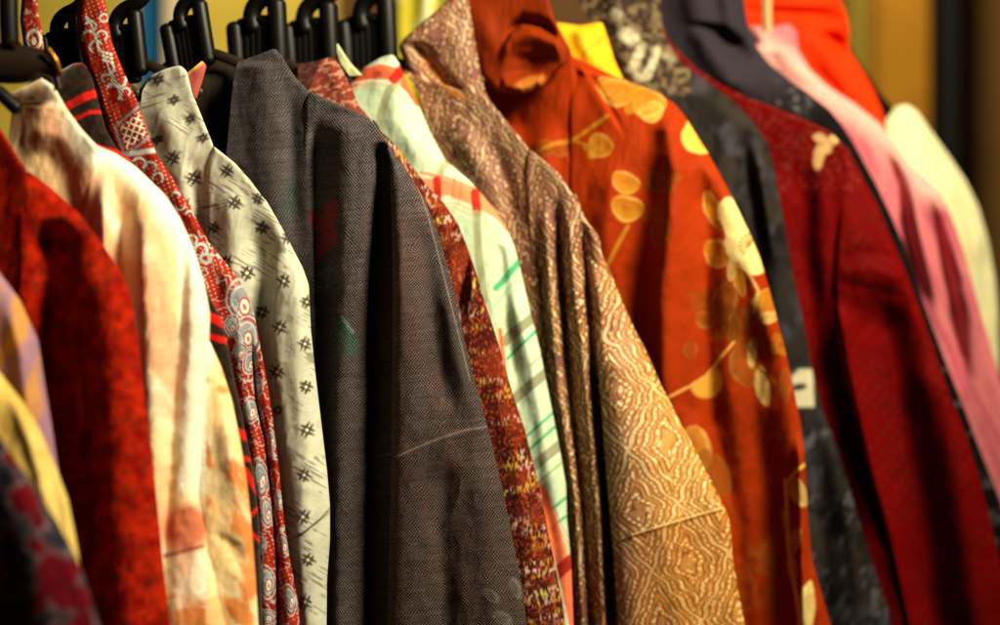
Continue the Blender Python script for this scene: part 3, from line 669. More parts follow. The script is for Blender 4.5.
patch('sleeve', t, [(573, 193), (579, 214), (585, 250), (591, 290), (596, 330), (599, 380), (603, 430), (607, 480), (613, 550), (622, 690)],
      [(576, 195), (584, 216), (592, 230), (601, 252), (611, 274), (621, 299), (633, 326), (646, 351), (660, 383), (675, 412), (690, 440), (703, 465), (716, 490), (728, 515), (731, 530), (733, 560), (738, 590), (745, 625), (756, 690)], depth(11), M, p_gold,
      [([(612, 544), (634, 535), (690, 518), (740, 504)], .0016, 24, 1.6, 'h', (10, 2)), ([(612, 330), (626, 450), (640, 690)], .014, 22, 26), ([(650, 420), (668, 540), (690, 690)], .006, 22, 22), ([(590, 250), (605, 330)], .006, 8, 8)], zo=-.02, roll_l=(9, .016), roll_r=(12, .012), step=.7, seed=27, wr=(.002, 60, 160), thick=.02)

# ---- orange kimono with ochre flowers
def p_orange(x, y):
    c = mix(full(x, '#862302'), full(x, '#962d03'), fbm(x / 40, y / 40, 141))
    def put(m, col, k):
        nonlocal c
        c = mix(c, full(x, col), k * m)
    oc, cr, dm = '#a8721c', '#c9ae68', '#7c4410'
    wn = 5 * (fbm(x / 7, y / 7, 146) - .5); wn2 = 5 * (fbm(x / 7, y / 7, 147) - .5); wash = np.clip(.7 + .8 * (fbm(x / 9, y / 9, 148) - .2), 0, 1)
    for (cx, cy, a, b, g, col, k) in ((617, 93, 15, 12, 10, oc, .8), (606, 86, 9, 8, 0, oc, .6), (648, 103, 15, 13, 30, oc, .85), (652, 112, 11, 9, -20, '#dba548', .6), (600, 146, 11, 10, 40, oc, .7), (560, 150, 8, 6, 0, dm, .6), (545, 148, 8, 7, 10, dm, .5),
                                      (625, 183, 13, 9, 25, oc, .85), (627, 209, 14, 11, 15, oc, .9), (657, 183, 11, 8, 35, dm, .75), (660, 232, 8, 12, 10, dm, .6), (653, 214, 10, 4, -30, dm, .6), (697, 137, 13, 16, -25, '#e0ac44', .95),
                                      (713, 211, 7, 18, -22, oc, .8), (718, 254, 13, 12, 20, oc, .7), (734, 264, 5, 15, 15, cr, .8), (739, 279, 5, 15, -10, oc, .9), (724, 302, 11, 17, 10, dm, .9), (706, 320, 10, 7, 10, dm, .8), (738, 318, 8, 8, 0, dm, .7), (765, 304, 11, 13, 10, oc, .85), (768, 318, 10, 5, -10, cr, .6),
                                      (742, 366, 11, 18, -12, dm, .85), (752, 352, 4, 13, 5, cr, .8), (762, 386, 6, 17, -10, cr, .85), (695, 448, 13, 19, -15, '#b87a2c', .85), (716, 476, 12, 18, -20, dm, .7), (775, 555, 14, 20, 10, dm, .35), (742, 590, 12, 18, 0, dm, .35),
                                      (735, 335, 7, 9, 20, dm, .6), (798, 493, 7, 13, -20, cr, .85), (795, 541, 5, 11, 15, cr, .8), (792, 568, 4, 14, -8, cr, .75), (806, 612, 7, 26, 5, '#e3d084', .95), (798, 600, 3, 14, 0, oc, .7), (690, 350, 6, 8, 0, dm, .5), (800, 330, 10, 8, 0, oc, .7), (785, 385, 5, 14, 0, dm, .6)):
        m_, h_, r_ = leaf(x + wn * .5, y + wn2 * .5, cx, cy, a * 1.2, b * 1.22, g)
        put(m_ * np.clip(wash, 0, 1) * (.78 + .22 * h_), col, k); put(r_ * (.18 if col == dm else .45), '#d8b060', k)
        t = math.radians(g); r = max(a, b) * 1.1
        vx, vy = (math.cos(t), math.sin(t)) if a > b else (-math.sin(t), math.cos(t))
        put(line(x + wn * .5, y + wn2 * .5, [(cx - vx * r, cy - vy * r), (cx + vx * r * .7, cy + vy * r * .7)], 1.3, 1.4), '#8e3a0c', .5)
    # big cream flower
    w = 3 * (fbm(x / 8, y / 8, 143) - .5)
    fl = np.maximum(np.maximum(blob(x + w, y + w, 731, 214, 13, 17, -20, .08), blob(x + w, y, 742, 245, 17, 20, -25, .08)), np.maximum(blob(x, y, 754, 262, 14, 13, 20, .08), blob(x, y, 735, 228, 11, 22, -15, .1)))
    put(fl, '#d0b878', .97)
    for k in range(9):
        a = math.radians(130 + k * 22); put(line(x, y, [(750, 245), (750 + 9 * math.cos(a), 245 + 10 * math.sin(a))], 1.2, 1) + blob(x, y, 750 + 10 * math.cos(a), 245 + 11 * math.sin(a), 1.4, 1.4), '#8a4a10', .85)
    for (cx, cy, r_, col, k) in ((632, 98, 12, oc, .75), (592, 148, 8, oc, .6), (668, 178, 10, dm, .6), (700, 300, 9, dm, .6), (728, 330, 11, dm, .7), (752, 318, 9, dm, .65), (706, 466, 13, dm, .7), (760, 556, 13, dm, .45), (770, 600, 12, dm, .4), (780, 345, 9, oc, .6), (640, 330, 9, dm, .35), (620, 300, 8, dm, .35)):
        for j in range(4):
            a_ = math.radians(j * 90 + cx * 7); put(blob(x + wn, y + wn2, cx + r_ * .75 * math.cos(a_), cy + r_ * .85 * math.sin(a_), r_ * .62, r_ * .5, math.degrees(a_), .22) * wash, col, k)
    for pts, w_, col, k in (([(700, 300), (716, 318), (730, 332), (748, 350)], 2, dm, .7), ([(712, 470), (728, 500), (745, 540), (760, 560)], 2.5, dm, .55), ([(535, 152), (556, 143), (572, 141), (588, 130), (607, 116)], 4, oc, .75), ([(578, 142), (600, 148)], 3, oc, .6), ([(628, 226), (617, 246), (607, 266)], 4, oc, .75), ([(661, 200), (652, 230), (655, 252)], 2, dm, .6),
                            ([(748, 272), (758, 290), (754, 312)], 3, cr, .6), ([(722, 280), (733, 310), (745, 340), (760, 370), (788, 392)], 2.5, dm, .8), ([(667, 398), (690, 386), (706, 376), (722, 356), (734, 342)], 2.5, '#e0a850', .85),
                            ([(785, 480), (787, 510), (788, 545), (792, 575), (797, 600), (803, 640)], 3.2, '#f0dca0', .95), ([(786, 484), (795, 472), (808, 462)], 3, '#e8b850', .9), ([(740, 560), (762, 572), (785, 575)], 4, dm, .5), ([(783, 510), (786, 530)], 4, cr, .7)):
        put(line(x, y, pts, w_, 1.3), col, k)
    half = blob(x, y, 706, 382, 17, 16, -35, .08) * (((x - 687) * .62 + (y - 390) * .78) > 0)
    put(half, '#c99138', .9)
    return c * (1 - .06 * np.sin(y * 1.7 + x * .3))[..., None]
t = thing('kimono', neck(510, 40, depth(12)), 'orange kimono with ochre leaves and a big cream flower on its sleeve', 'kimono', GROUP)
M = cloth('orange_silk', weave=(40, 40), wcol=.06, rough=.7, spec=.06, sheen=0, fib=(40, 40), fibc=.16, bump=.35)
patch('collar', t, [(455, -30), (460, 10), (470, 46), (481, 76), (494, 91), (512, 95)], [(546, -30), (549, 0), (554, 18), (562, 34), (572, 52), (567, 63), (553, 73), (545, 85), (530, 93)], depth(12), M,
      lambda x, y: mix(mix(full(x, '#802803'), full(x, '#6e2003'), fbm(x / 30, y / 30, 145)), full(x, '#b8702c'), blob(x, y, 530, 83, 15, 6, -18, .4) * .8),
      [([(502, 44), (509, 31), (522, 22), (540, 25), (558, 36)], -.016, 7, 4, 'h', (12, 8)), ([(498, 56), (512, 38), (530, 34), (552, 42), (566, 52)], .012, 6, 12, 'h', (10, 10)), ([(536, 50), (532, 64), (524, 80)], -.010, 16, 12, 'g', (10, 10)),
       ([(500, 84), (522, 88), (545, 78)], .012, 6, 8, 'h', (6, 6)), ([(480, 0), (490, 40), (500, 84)], .008, 12, 12)],
      zo=-.022, roll_r=(5, .006), roll_l=(8, .010), lean=None, step=1, seed=28, thick=.02)
patch('body', t, [(478, 84), (482, 130), (500, 220), (540, 330), (580, 690)],
      [(553, 28), (563, 44), (575, 58), (571, 70), (569, 110), (569, 170), (566, 260), (575, 400), (600, 690)], depth(12), M, p_orange,
      [([(500, 70), (508, 100), (512, 150)], -.02, 30, 26, 'g', (10, 30)), ([(545, 110), (545, 200), (552, 300)], .012, 14, 14)], step=1, seed=29, ext=58, roll_r=(8, .007))
patch('sleeve', t, [(572, 56), (570, 75), (569, 110), (569, 170), (566, 260), (572, 400), (590, 690)],
      [(576, 58), (590, 64), (612, 75), (636, 84), (660, 94), (675, 104), (684, 115), (692, 128), (706, 150), (721, 176), (736, 205), (750, 234), (760, 258), (768, 285), (776, 315), (785, 350), (793, 385), (800, 420), (804, 450), (806, 480), (808, 520), (812, 560), (822, 595), (832, 630), (840, 690)], depth(12), M, p_orange,
      [([(577, 62), (596, 92), (622, 138)], .012, 7, 5, 's', (10, 30)), ([(586, 70), (608, 108), (626, 140)], -.008, 6, 5, 'g', (10, 30)), ([(658, 150), (652, 190), (643, 240), (634, 310), (628, 400), (640, 520)], -.017, 18, 16, 'g', (40, 60)),
       ([(668, 112), (673, 170), (668, 240), (662, 300), (664, 360), (668, 460)], .020, 12, 15, 'g', (20, 80)), ([(702, 165), (708, 230), (706, 310), (712, 400), (735, 520), (745, 690)], -.018, 14, 14), ([(612, 150), (606, 230), (598, 300)], .012, 16, 14),
       ([(742, 300), (758, 400), (768, 520), (772, 690)], -.020, 24, 24, 'g', (60, 20)), ([(740, 230), (760, 300), (782, 380)], .010, 12, 12), ([(800, 430), (801, 520), (803, 600), (806, 690)], .014, 6, 6, 'g', (30, 20)), ([(682, 400), (700, 520), (705, 690)], .010, 18, 18), ([(738, 360), (765, 500), (778, 690)], -.020, 60, 26, 'g', (120, 10))],
      zo=-.004, roll_l=(5, .005), roll_r=(14, .013), step=.9, seed=30, wr=(.003, 70, 220))

# ---- golden yellow kimono just behind the orange collar
def p_gy(x, y):
    c = mix(full(x, '#e0940a'), full(x, '#f0b81c'), fbm(x / 12, y / 12, 151))
    return mix(c, full(x, '#a8640c'), .5 * line(x, y, [(585, 52), (598, 42), (606, 34)], 2.5, 2))
t = thing('kimono', neck(590, 30, depth(13) - .02), 'golden yellow kimono collar peeping out behind the orange shoulder', 'kimono', GROUP)
patch('body', t, [(548, 24), (552, 60), (570, 120), (580, 690)], [(558, 23), (580, 26), (602, 22), (608, 40), (614, 60), (624, 82), (650, 120), (660, 200), (665, 400), (670, 690)], depth(13) - .02, cloth('golden_silk', wcol=.06, rough=.6, fibc=.1), p_gy,
      [([(580, 28), (592, 70)], .008, 8, 8, 'g', (6, 20))], step=1.2, seed=31, roll_r=(8, .008), roll_t=(6, .006))

# ---- grey print kimono with white motifs
def p_grey(x, y):
    top = (y < 95) & (x < 690)
    c = mix(full(x, '#15110f'), full(x, '#231e20'), sstep(.35, .65, fbm(x / 20, y / 26, 161)))
    c = mix(c, full(x, '#3c3a44'), .6 * sstep(.5, .8, fbm(x / 14, y / 22, 163)))
    c = mix(c, full(x, '#2c241e'), .7 * sstep(.55, .7, fbm(x / 16, y / 22, 165)))
    c = np.where(top[..., None], mix(full(x, '#2e2018'), full(x, '#6b5a42'), sstep(.45, .65, fbm(x / 5, y / 5, 167))), c)
    w = 2 * (fbm(x / 6, y / 6, 168) - .5)
    wh = np.maximum(blob(x + w, y + w, 629, 36, 11, 8, 25, .2), line(x + w, y, [(642, 46), (637, 58), (631, 70)], 9, 2))
    wh = np.maximum(wh, line(x + w, y, [(656, 50), (653, 64), (646, 77), (638, 79), (632, 72)], 8, 2)); wh = np.maximum(wh, blob(x, y, 616, 14, 6, 6, 0, .4) * .8); wh = np.maximum(wh, blob(x, y, 668, 58, 6, 4, 30, .3) * .5)
    sq = np.maximum(np.abs(x - 803 - .05 * (y - 388)) / 11, np.abs(y - 388) / 20)
    wh = np.maximum(wh, (1 - sstep(.85, 1.05, sq)) * (1 - .95 * np.maximum(blob(x, y, 799, 387, 8, 3.6, -10, .3), blob(x, y, 792, 368, 6, 7, 20, .3))))
    wh = wh * np.where(y < 120, .45 + .55 * sstep(.35, .6, fbm(x / 4, y / 4, 166)), 1)
    c = mix(c, full(x, '#b4ad90'), wh * .95)
    for pts in ([(770, 258), (790, 264), (802, 274)], [(835, 440), (845, 500), (860, 540)], [(843, 500), (870, 590)]):
        c = mix(c, full(x, '#1a1614'), .7 * line(x, y, pts, 3, 3))
    return mix(c, full(x, '#5c5a64'), .5 * sstep(.6, .75, fbm(x / 6 + y / 20, y / 14, 169)) * (y > 430))
t = thing('kimono', neck(650, 10, depth(14) - .02), 'grey brown printed kimono with white motifs, between the orange and the crimson', 'kimono', GROUP)
M = cloth('grey_printed_silk', wcol=.12, rough=.7, fibc=.2, spec=.08, sheen=0)
patch('collar', t, [(575, -30), (578, 0), (590, 20), (606, 45), (620, 75), (640, 110)], [(655, -30), (660, 0), (662, 25), (666, 44), (680, 64), (692, 92)], depth(14) - .02, M, p_grey,
      [([(610, -20), (622, 40), (640, 90)], .010, 12, 12, 'g', (5, 20))], zo=-.008, roll_r=(10, .012), step=1.1, seed=32)
patch('body', t, [(590, 40), (620, 150), (680, 300), (720, 690)],
      [(666, 40), (680, 62), (700, 77), (720, 91), (740, 107), (755, 124), (768, 144), (774, 168), (780, 200), (787, 240), (794, 280), (803, 320), (812, 370), (822, 410), (838, 450), (850, 490), (862, 530), (875, 570), (888, 610), (905, 690)], depth(14) - .02, M, p_grey,
      [([(738, 115), (746, 170), (758, 260), (770, 400)], -.011, 10, 10), ([(752, 130), (766, 200), (778, 280)], .012, 8, 8), ([(806, 320), (815, 450), (830, 690)], -.014, 12, 14), ([(835, 460), (856, 560), (870, 690)], .008, 10, 10)], step=1.2, seed=33, roll_r=(12, .012))

# ---- crimson kimono with pin dots
def p_crim(x, y):
    c = mix(full(x, '#560001'), full(x, '#6a0001'), fbm(x / 30, y / 30, 171))
    a = (x * .8 + y * .6) / 10.5; b = (-x * .55 + y * .83) / 9.0
    a = a + .15 * (vn(x / 9, y / 9, 172) - .5)
    dx = (a - np.round(a)) * 10; dy = (b - np.round(b)) * 9
    dots = (1 - sstep(1.3, 2.3, np.hypot(dx, dy))) * (vn(np.round(a) * 7.3, np.round(b) * 5.1, 173) > .2) * sstep(.38, .55, fbm(x / 40, y / 40, 175))
    c = mix(c, full(x, '#3a2018'), .65 * dots * (x > 770))
    sp = sstep(.66, .75, vn(x / 2.5, y / 2.5, 177)) * (y < 190)
    c = mix(c, full(x, '#7a3a30'), .35 * sp)
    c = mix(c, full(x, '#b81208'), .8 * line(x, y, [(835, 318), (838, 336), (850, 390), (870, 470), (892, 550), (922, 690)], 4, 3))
    w = 3 * (fbm(x / 5, y / 5, 178) - .5)
    lf = np.maximum(np.maximum(blob(x + w, y, 820, 138, 7, 5, 20), blob(x, y + w, 833, 140, 7, 5, -30)), np.maximum(blob(x + w, y + w, 819, 157, 5, 13, 8), blob(x, y, 827, 148, 5, 6)))
    return mix(c, full(x, '#c9a06a'), .95 * lf)
t = thing('kimono', neck(690, 60, depth(15) - .02), 'deep crimson kimono with tiny dark dots and a cream leaf on the shoulder', 'kimono', GROUP)
M = cloth('crimson_silk', wcol=.06, rough=.7, spec=.04, sheen=0, fibc=.2)
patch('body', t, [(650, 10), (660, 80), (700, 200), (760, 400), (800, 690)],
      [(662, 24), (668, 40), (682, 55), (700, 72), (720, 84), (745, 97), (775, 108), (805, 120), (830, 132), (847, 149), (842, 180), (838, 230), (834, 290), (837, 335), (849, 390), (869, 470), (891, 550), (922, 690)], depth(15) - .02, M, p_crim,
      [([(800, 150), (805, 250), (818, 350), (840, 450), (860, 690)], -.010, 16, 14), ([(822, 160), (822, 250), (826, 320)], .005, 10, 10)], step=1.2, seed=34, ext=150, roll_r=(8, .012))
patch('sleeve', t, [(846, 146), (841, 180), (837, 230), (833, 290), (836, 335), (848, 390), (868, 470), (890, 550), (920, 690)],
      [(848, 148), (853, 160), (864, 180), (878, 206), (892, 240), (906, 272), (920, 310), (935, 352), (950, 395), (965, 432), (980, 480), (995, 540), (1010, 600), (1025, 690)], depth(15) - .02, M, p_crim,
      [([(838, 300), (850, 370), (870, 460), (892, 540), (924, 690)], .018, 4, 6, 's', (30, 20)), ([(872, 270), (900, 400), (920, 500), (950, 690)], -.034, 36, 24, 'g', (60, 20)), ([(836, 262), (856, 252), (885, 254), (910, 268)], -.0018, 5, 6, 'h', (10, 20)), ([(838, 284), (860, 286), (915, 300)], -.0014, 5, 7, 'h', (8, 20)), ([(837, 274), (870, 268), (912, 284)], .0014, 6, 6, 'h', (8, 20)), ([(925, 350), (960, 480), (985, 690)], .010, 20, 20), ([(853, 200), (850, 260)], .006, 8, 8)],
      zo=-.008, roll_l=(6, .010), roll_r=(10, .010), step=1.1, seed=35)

# ---- charcoal black kimono behind the crimson one
def p_black(x, y):
    c = mix(full(x, '#080606'), full(x, '#120e10'), fbm(x / 25, y / 25, 181))
    c = mix(c, full(x, '#2e2830'), 1 - sstep(70, 120, y))
    c = mix(c, full(x, '#4a4444'), .6 * sstep(.55, .72, fbm(x / 18 + y / 30, y / 9, 183)) * (y > 330))
    return mix(c, full(x, '#6b6666'), .6 * sstep(.55, .7, fbm(x / 6, y / 6, 184)) * blob(x, y, 790, 100, 22, 14, 30, .5))
t = thing('kimono', neck(710, 20, depth(16) - .03), 'charcoal black kimono showing as a thin dark edge between the crimson and the pink', 'kimono', GROUP)
M = cloth('black_silk', wcol=.1, rough=.7, fibc=.15, spec=.03, sheen=0)
patch('body', t, [(655, -30), (660, 40), (700, 150), (800, 400), (880, 690)],
      [(738, -30), (744, 0), (748, 25), (756, 45), (768, 62), (790, 80), (810, 94), (830, 110), (843, 126), (853, 142), (863, 160), (876, 184), (890, 213), (904, 245), (915, 278), (928, 315), (945, 360), (965, 410), (982, 455), (1000, 500), (1030, 600), (1050, 690)], depth(16) - .03, M, p_black,
      [([(700, 20), (728, 40), (745, 66)], -.02, 14, 12, 'g', (10, 20)), ([(690, -20), (705, 40), (740, 100)], .016, 16, 18, 'g', (10, 20)), ([(722, -25), (730, 20), (736, 45)], .012, 10, 10, 'g', (10, 20))], step=1.4, seed=36, roll_r=(9, .010))

# ---- rose pink kimono
def p_pink(x, y):
    c = mix(full(x, '#be5668'), full(x, '#d07a7a'), fbm(x / 25, y / 50, 191))
    c = mix(c, full(x, '#a8405c'), .7 * sstep(.5, .7, fbm((x - .45 * y) / 10, y / 120, 193)) * (y > 120))
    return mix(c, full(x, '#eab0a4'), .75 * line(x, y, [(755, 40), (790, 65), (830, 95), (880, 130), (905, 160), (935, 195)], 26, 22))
t = thing('kimono', neck(775, 30, depth(17) - .03), 'rose pink kimono with soft lengthwise folds near the right edge', 'kimono', GROUP)
M = cloth('pink_crepe', weave=(20, 30), wcol=.08, rough=.7, fibc=.15)
patch('body', t, [(750, 26), (752, 60), (790, 160), (860, 330), (940, 690)],
      [(766, 27), (790, 24), (797, 32), (798, 50), (810, 70), (830, 88), (855, 104), (880, 124), (897, 146), (910, 165), (925, 178), (939, 192), (951, 216), (962, 246), (973, 285), (981, 315), (993, 355), (1005, 395), (1025, 450), (1060, 690)], depth(17) - .03, M, p_pink,
      [([(880, 140), (896, 180), (908, 240), (930, 320)], -.018, 9, 8), ([(925, 190), (938, 240), (952, 310), (968, 400)], -.022, 9, 8), ([(908, 165), (922, 240), (945, 330)], .014, 9, 9), ([(945, 215), (965, 280), (980, 350)], .010, 9, 9),
       ([(780, 45), (810, 90)], .010, 14, 14, 'g', (8, 20))], step=1.3, seed=37, roll_r=(10, .010), roll_t=(8, .010))
patch('hanging_loop', t, [(762, -30), (761, 10), (762, 32)], [(773, -30), (771, 10), (772, 32)], depth(17) - .03, M, lambda x, y: full(x, '#c9a870'), [], zo=-.012, roll_r=(5, .005), roll_l=(5, .005), step=1.3, seed=38, back=False, label='beige hanging loop')

# ---- bright orange red kimono
def p_ored(x, y): return mix(full(x, '#dc2902'), full(x, '#ee3c04'), fbm(x / 25, y / 25, 201))
t = thing('kimono', neck(800, 10, depth(18) - .03), 'plain bright orange red kimono behind the pink shoulder', 'kimono', GROUP)
patch('body', t, [(738, -30), (740, 30), (780, 140), (830, 300), (900, 690)],
      [(834, -30), (840, 0), (846, 14), (849, 30), (848, 50), (860, 68), (872, 88), (880, 106), (887, 130), (900, 170), (930, 300), (960, 690)], depth(18) - .03, cloth('orange_red_silk', wcol=.06, rough=.7, spec=.06, sheen=0, fibc=.08), p_ored,
      [([(830, 30), (838, 42), (843, 56)], -.020, 10, 8, 'g', (8, 10)), ([(790, 6), (810, 14), (845, 22)], -.012, 40, 30, 'g', (5, 5)), ([(812, 30), (830, 60), (850, 100)], .014, 14, 14), ([(810, 60), (835, 90), (860, 130)], -.012, 8, 8)], step=1.4, seed=39, roll_r=(10, .010))

# ---- black kimono sliver, and the pale cream one that ends the row
t = thing('kimono', neck(860, 60, depth(19) - .04), 'black kimono seen as a thin sliver beside the orange red shoulder', 'kimono', GROUP)
patch('body', t, [(835, 40), (840, 100), (860, 300), (900, 690)], [(846, 36), (852, 52), (864, 70), (880, 92), (893, 108), (906, 128), (925, 160), (945, 300), (960, 690)], depth(19) - .04, M if False else cloth('black_wool', wcol=.1, spec=.03, sheen=0), lambda x, y: full(x, '#1a100a'), [], step=1.6, seed=40)
def p_pale(x, y): return mix(full(x, '#f2ecb0'), full(x, '#f8f4c8'), fbm(x / 20, y / 40, 211))
t = thing('kimono', neck(905, 108, depth(20) - .04), 'pale yellowish cream kimono, last of the row at the right', 'kimono', GROUP)
patch('body', t, [(886, 118), (886, 140), (890, 300), (900, 690)],
      [(893, 108), (906, 104), (917, 111), (930, 130), (948, 155), (965, 180), (978, 206), (988, 240), (995, 280), (998, 315), (1000, 400), (1002, 690)], depth(20) - .04, cloth('pale_cream_silk', wcol=.06, fibc=.08, rough=.7), p_pale,
      [([(880, 40), (880, 80), (880, 690)], .08, 200, 90, 'g', (1, 1)), ([(956, 180), (962, 240), (966, 300)], -.008, 7, 7), ([(982, 230), (986, 320), (988, 420)], -.012, 5, 6), ([(972, 215), (978, 300)], .008, 8, 8)], step=1.4, seed=41, roll_r=(14, .014), roll_t=(10, .010))

# ================================================================== hangers and rail
def mesh_obj(name, verts, faces, mat, parent=None, label=None, smooth=True):
    me = bpy.data.meshes.new(name)
    loc = Vector(parent.location) if parent is not None else Vector((0, 0, 0))
    me.from_pydata([tuple(Vector(v) - loc) for v in verts], [], faces); me.update()
    for p in me.polygons: p.use_smooth = smooth
    me.materials.append(mat)
    o = bpy.data.objects.new(name, me); C.objects.link(o)
    if parent is not None: o.parent = parent
    if label: o['label'] = label
    return o

def spline(pts, n=8):
    P = [Vector(p) for p in pts]; out = []
    P = [P[0] * 2 - P[1]] + P + [P[-1] * 2 - P[-2]]
    for i in range(1, len(P) - 2):
        for k in range(n):
            t = k / n; a, b, c, d = P[i - 1:i + 3]
            out.append(.5 * ((2 * b) + (c - a) * t + (2 * a - 5 * b + 4 * c - d) * t * t + (3 * b - a - 3 * c + d) * t ** 3))
    out.append(P[-2]); return out

def tube(pts, rad, flat=1.0, n=14, up=Vector((0, 1, 0))):
    """round bar along pts with domed ends; flat squeezes it along the view depth"""
    V = []; F = []
    P = [Vector(p) for p in pts]
    rr = rad if isinstance(rad, (list, tuple)) else [rad] * len(P)
    t0 = (P[1] - P[0]).normalized(); t1 = (P[-1] - P[-2]).normalized()
    PP = []; RR = []
    for a in (1.0, .94, .77, .5, .2): PP.append(P[0] - t0 * rr[0] * a * .8); RR.append(rr[0] * math.sqrt(max(1 - a * a, .0004)))
    PP += P; RR += rr
    for a in (.2, .5, .77, .94, 1.0): PP.append(P[-1] + t1 * rr[-1] * a * .8); RR.append(rr[-1] * math.sqrt(max(1 - a * a, .0004)))
    for i, p in enumerate(PP):
        t = (PP[min(i + 1, len(PP) - 1)] - PP[max(i - 1, 0)]).normalized()
        s = t.cross(up).normalized(); u = s.cross(t).normalized()
        for k in range(n):
            a = 2 * math.pi * k / n
            V.append(p + s * math.cos(a) * RR[i] + u * math.sin(a) * RR[i] * flat)
    for i in range(len(PP) - 1):
        for k in range(n):
            F.append((i * n + k, i * n + (k + 1) % n, (i + 1) * n + (k + 1) % n, (i + 1) * n + k))
    F.append(tuple(range(n))[::-1]); F.append(tuple((len(PP) - 1) * n + k for k in range(n)))
    return V, F

def merge(*vf):
    V = []; F = []
    for v, f in vf:
        o = len(V); V += v; F += [tuple(i + o for i in q) for q in f]
    return V, F

HM = plain('black_plastic', '#070403', rough=.45, spec=.22, bump=.05, scale=60, var=.3)
HR = plain('worn_brown_plastic', '#1f130a', rough=.45, spec=.35, bump=.05, scale=60, var=.3)
def hanger(px, py, c, s, tilt, label, arms=True):
    d = c - SLOPE * (px - 500) / 1000
    base = W(px, py, d)
    ex = Vector((1, -SLOPE, 0)).normalized(); ez = Vector((0, 0, 1))
    ct, st = math.cos(math.radians(tilt)), math.sin(math.radians(tilt))
    k = s * d / FPX
    def Q(a, b, dep=0):          # a to the right, b up, in the hanger's own plane
        a2, b2 = a * ct + b * st, b * ct - a * st
        return base + ex * a2 * k + ez * b2 * k + Vector((0, 1, 0)) * dep * k
    h = thing('hanger', base, label, 'hanger', 'black hangers on the rail')
    mesh_obj('post', *tube([Q(-20, 13), Q(-19, -8), Q(-18, -34)], 7.6 * k), HM, h)
    mesh_obj('post', *tube([Q(19, 29), Q(19.5, 0), Q(20, -26)], 8.2 * k), HM, h)
    bars = [tube([Q(x, 12 - abs(x) * .1, 2), Q(x + .5, -34, 2)], 5.6 * k) for x in (-14, -8.5, -3, 2.5, 8, 13)]
    mesh_obj('neck_block', *merge(*bars), HM, h)
    hk = spline([Q(-3, 12), Q(-4, 22), Q(0, 31), Q(9, 37), Q(20, 40), Q(30, 46), Q(35, 57), Q(31, 70), Q(19, 77), Q(4, 76), Q(-8, 66)])
    mesh_obj('hook', *tube(hk, 7.6 * k), HM, h)
    mesh_obj('collar_ring', *tube([Q(-14, 16), Q(-2, 18), Q(9, 17)], 5.0 * k), HM, h)
    if arms:
        mesh_obj('arm', *tube(spline([Q(16, -16), Q(34, -25), Q(56, -38, 5), Q(80, -56, 12)]), 5.2 * k, flat=.5), HR, h)
        mesh_obj('arm', *tube(spline([Q(-16, -18, 4), Q(-40, -28, 14), Q(-70, -44, 30)]), 5 * k, flat=.5), HR, h)
    return h
hanger(121, 47, depth(7) + .022, 1.0, -6, 'black hanger directly right of the red paisley collar, before the blue panel')
hanger(187, 38, depth(8) + .022, 1.0, -9, 'black hanger above the off white hash marked kimono, two clear upright posts')
hanger(257, 42, depth(9) + .025, 1.2, -2, 'black hanger above the charcoal kimono, its left post against yellow')
hanger(309, 43, depth(10) + .025, 1.15, -2, 'black hanger above the red brown tweed collar')
hanger(366, 40, depth(11) + .025, 1.2, -2, 'black hanger nearest the yellow green cloth, above the white plaid kimono')
hanger(62, 50, depth(6) + .025, .95, -6, 'black hanger between the two red paisley collar strips')
# the nearest hanger: a broad curved shoulder and a golden highlight modelled as metal
d4 = depth(4) - .02 - SLOPE * (20 - 500) / 1000
h = thing('hanger', W(12, 50, d4), 'broad black hanger with golden glints inside the cream kimono', 'hanger', 'black hangers on the rail')
kx = d4 / FPX
def strip(pts_top, pts_bot, d, th):
    V = []; F = []; n = len(pts_top)
    for (a, b) in zip(pts_top, pts_bot):
        for j in range(9):
            t = j / 8; x_ = a[0] + (b[0] - a[0]) * t; y_ = a[1] + (b[1] - a[1]) * t
            V.append(W(x_, y_, d - th * math.sqrt(max(0, 1 - (2 * t - 1) ** 2))))
    for i in range(n - 1):
        for j in range(8): F.append((i * 9 + j, i * 9 + j + 1, (i + 1) * 9 + j + 1, (i + 1) * 9 + j))
    return V, F
st_ = spline([(-60, 40, 0), (-20, 42, 0), (15, 44, 0), (38, 48, 0), (50, 56, 0), (60, 72, 0), (64, 86, 0)]); sb_ = spline([(-60, 80, 0), (-20, 82, 0), (10, 84, 0), (30, 82, 0), (42, 76, 0), (52, 80, 0), (54, 92, 0)])
mesh_obj('shoulder_bar', *strip(st_, sb_, d4, .012), HR, h)
mesh_obj('hook', *tube([W(10, 46, d4), W(9, 20, d4), W(8, -40, d4)], 9.5 * kx), HM, h)
BR = bpy.data.materials.new('brass_and_glint'); BR.use_nodes = True
bn = BR.node_tree.nodes['Principled BSDF']; bn.inputs['Base Color'].default_value = (*lin('#8a5a20'), 1); bn.inputs['Metallic'].default_value = 1; bn.inputs['Roughness'].default_value = .3
nz = BR.node_tree.nodes.new('ShaderNodeTexNoise'); nz.inputs['Scale'].default_value = 90
mr = BR.node_tree.nodes.new('ShaderNodeMapRange'); mr.inputs['To Min'].default_value = .22; mr.inputs['To Max'].default_value = .45
BR.node_tree.links.new(nz.outputs['Fac'], mr.inputs['Value']); BR.node_tree.links.new(mr.outputs[0], bn.inputs['Roughness'])
mesh_obj('ferrule', *tube([W(9, 42, d4 - .012), W(20, 43, d4 - .012)], 2.2 * kx), BR, h)
mesh_obj('clip', *tube(spline([W(47, 50, d4 - .014), W(54, 60, d4 - .014), W(59, 73, d4 - .012)]), 4.0 * kx, flat=.5), BR, h)  # golden highlight of the brown bar, built as a metal strip
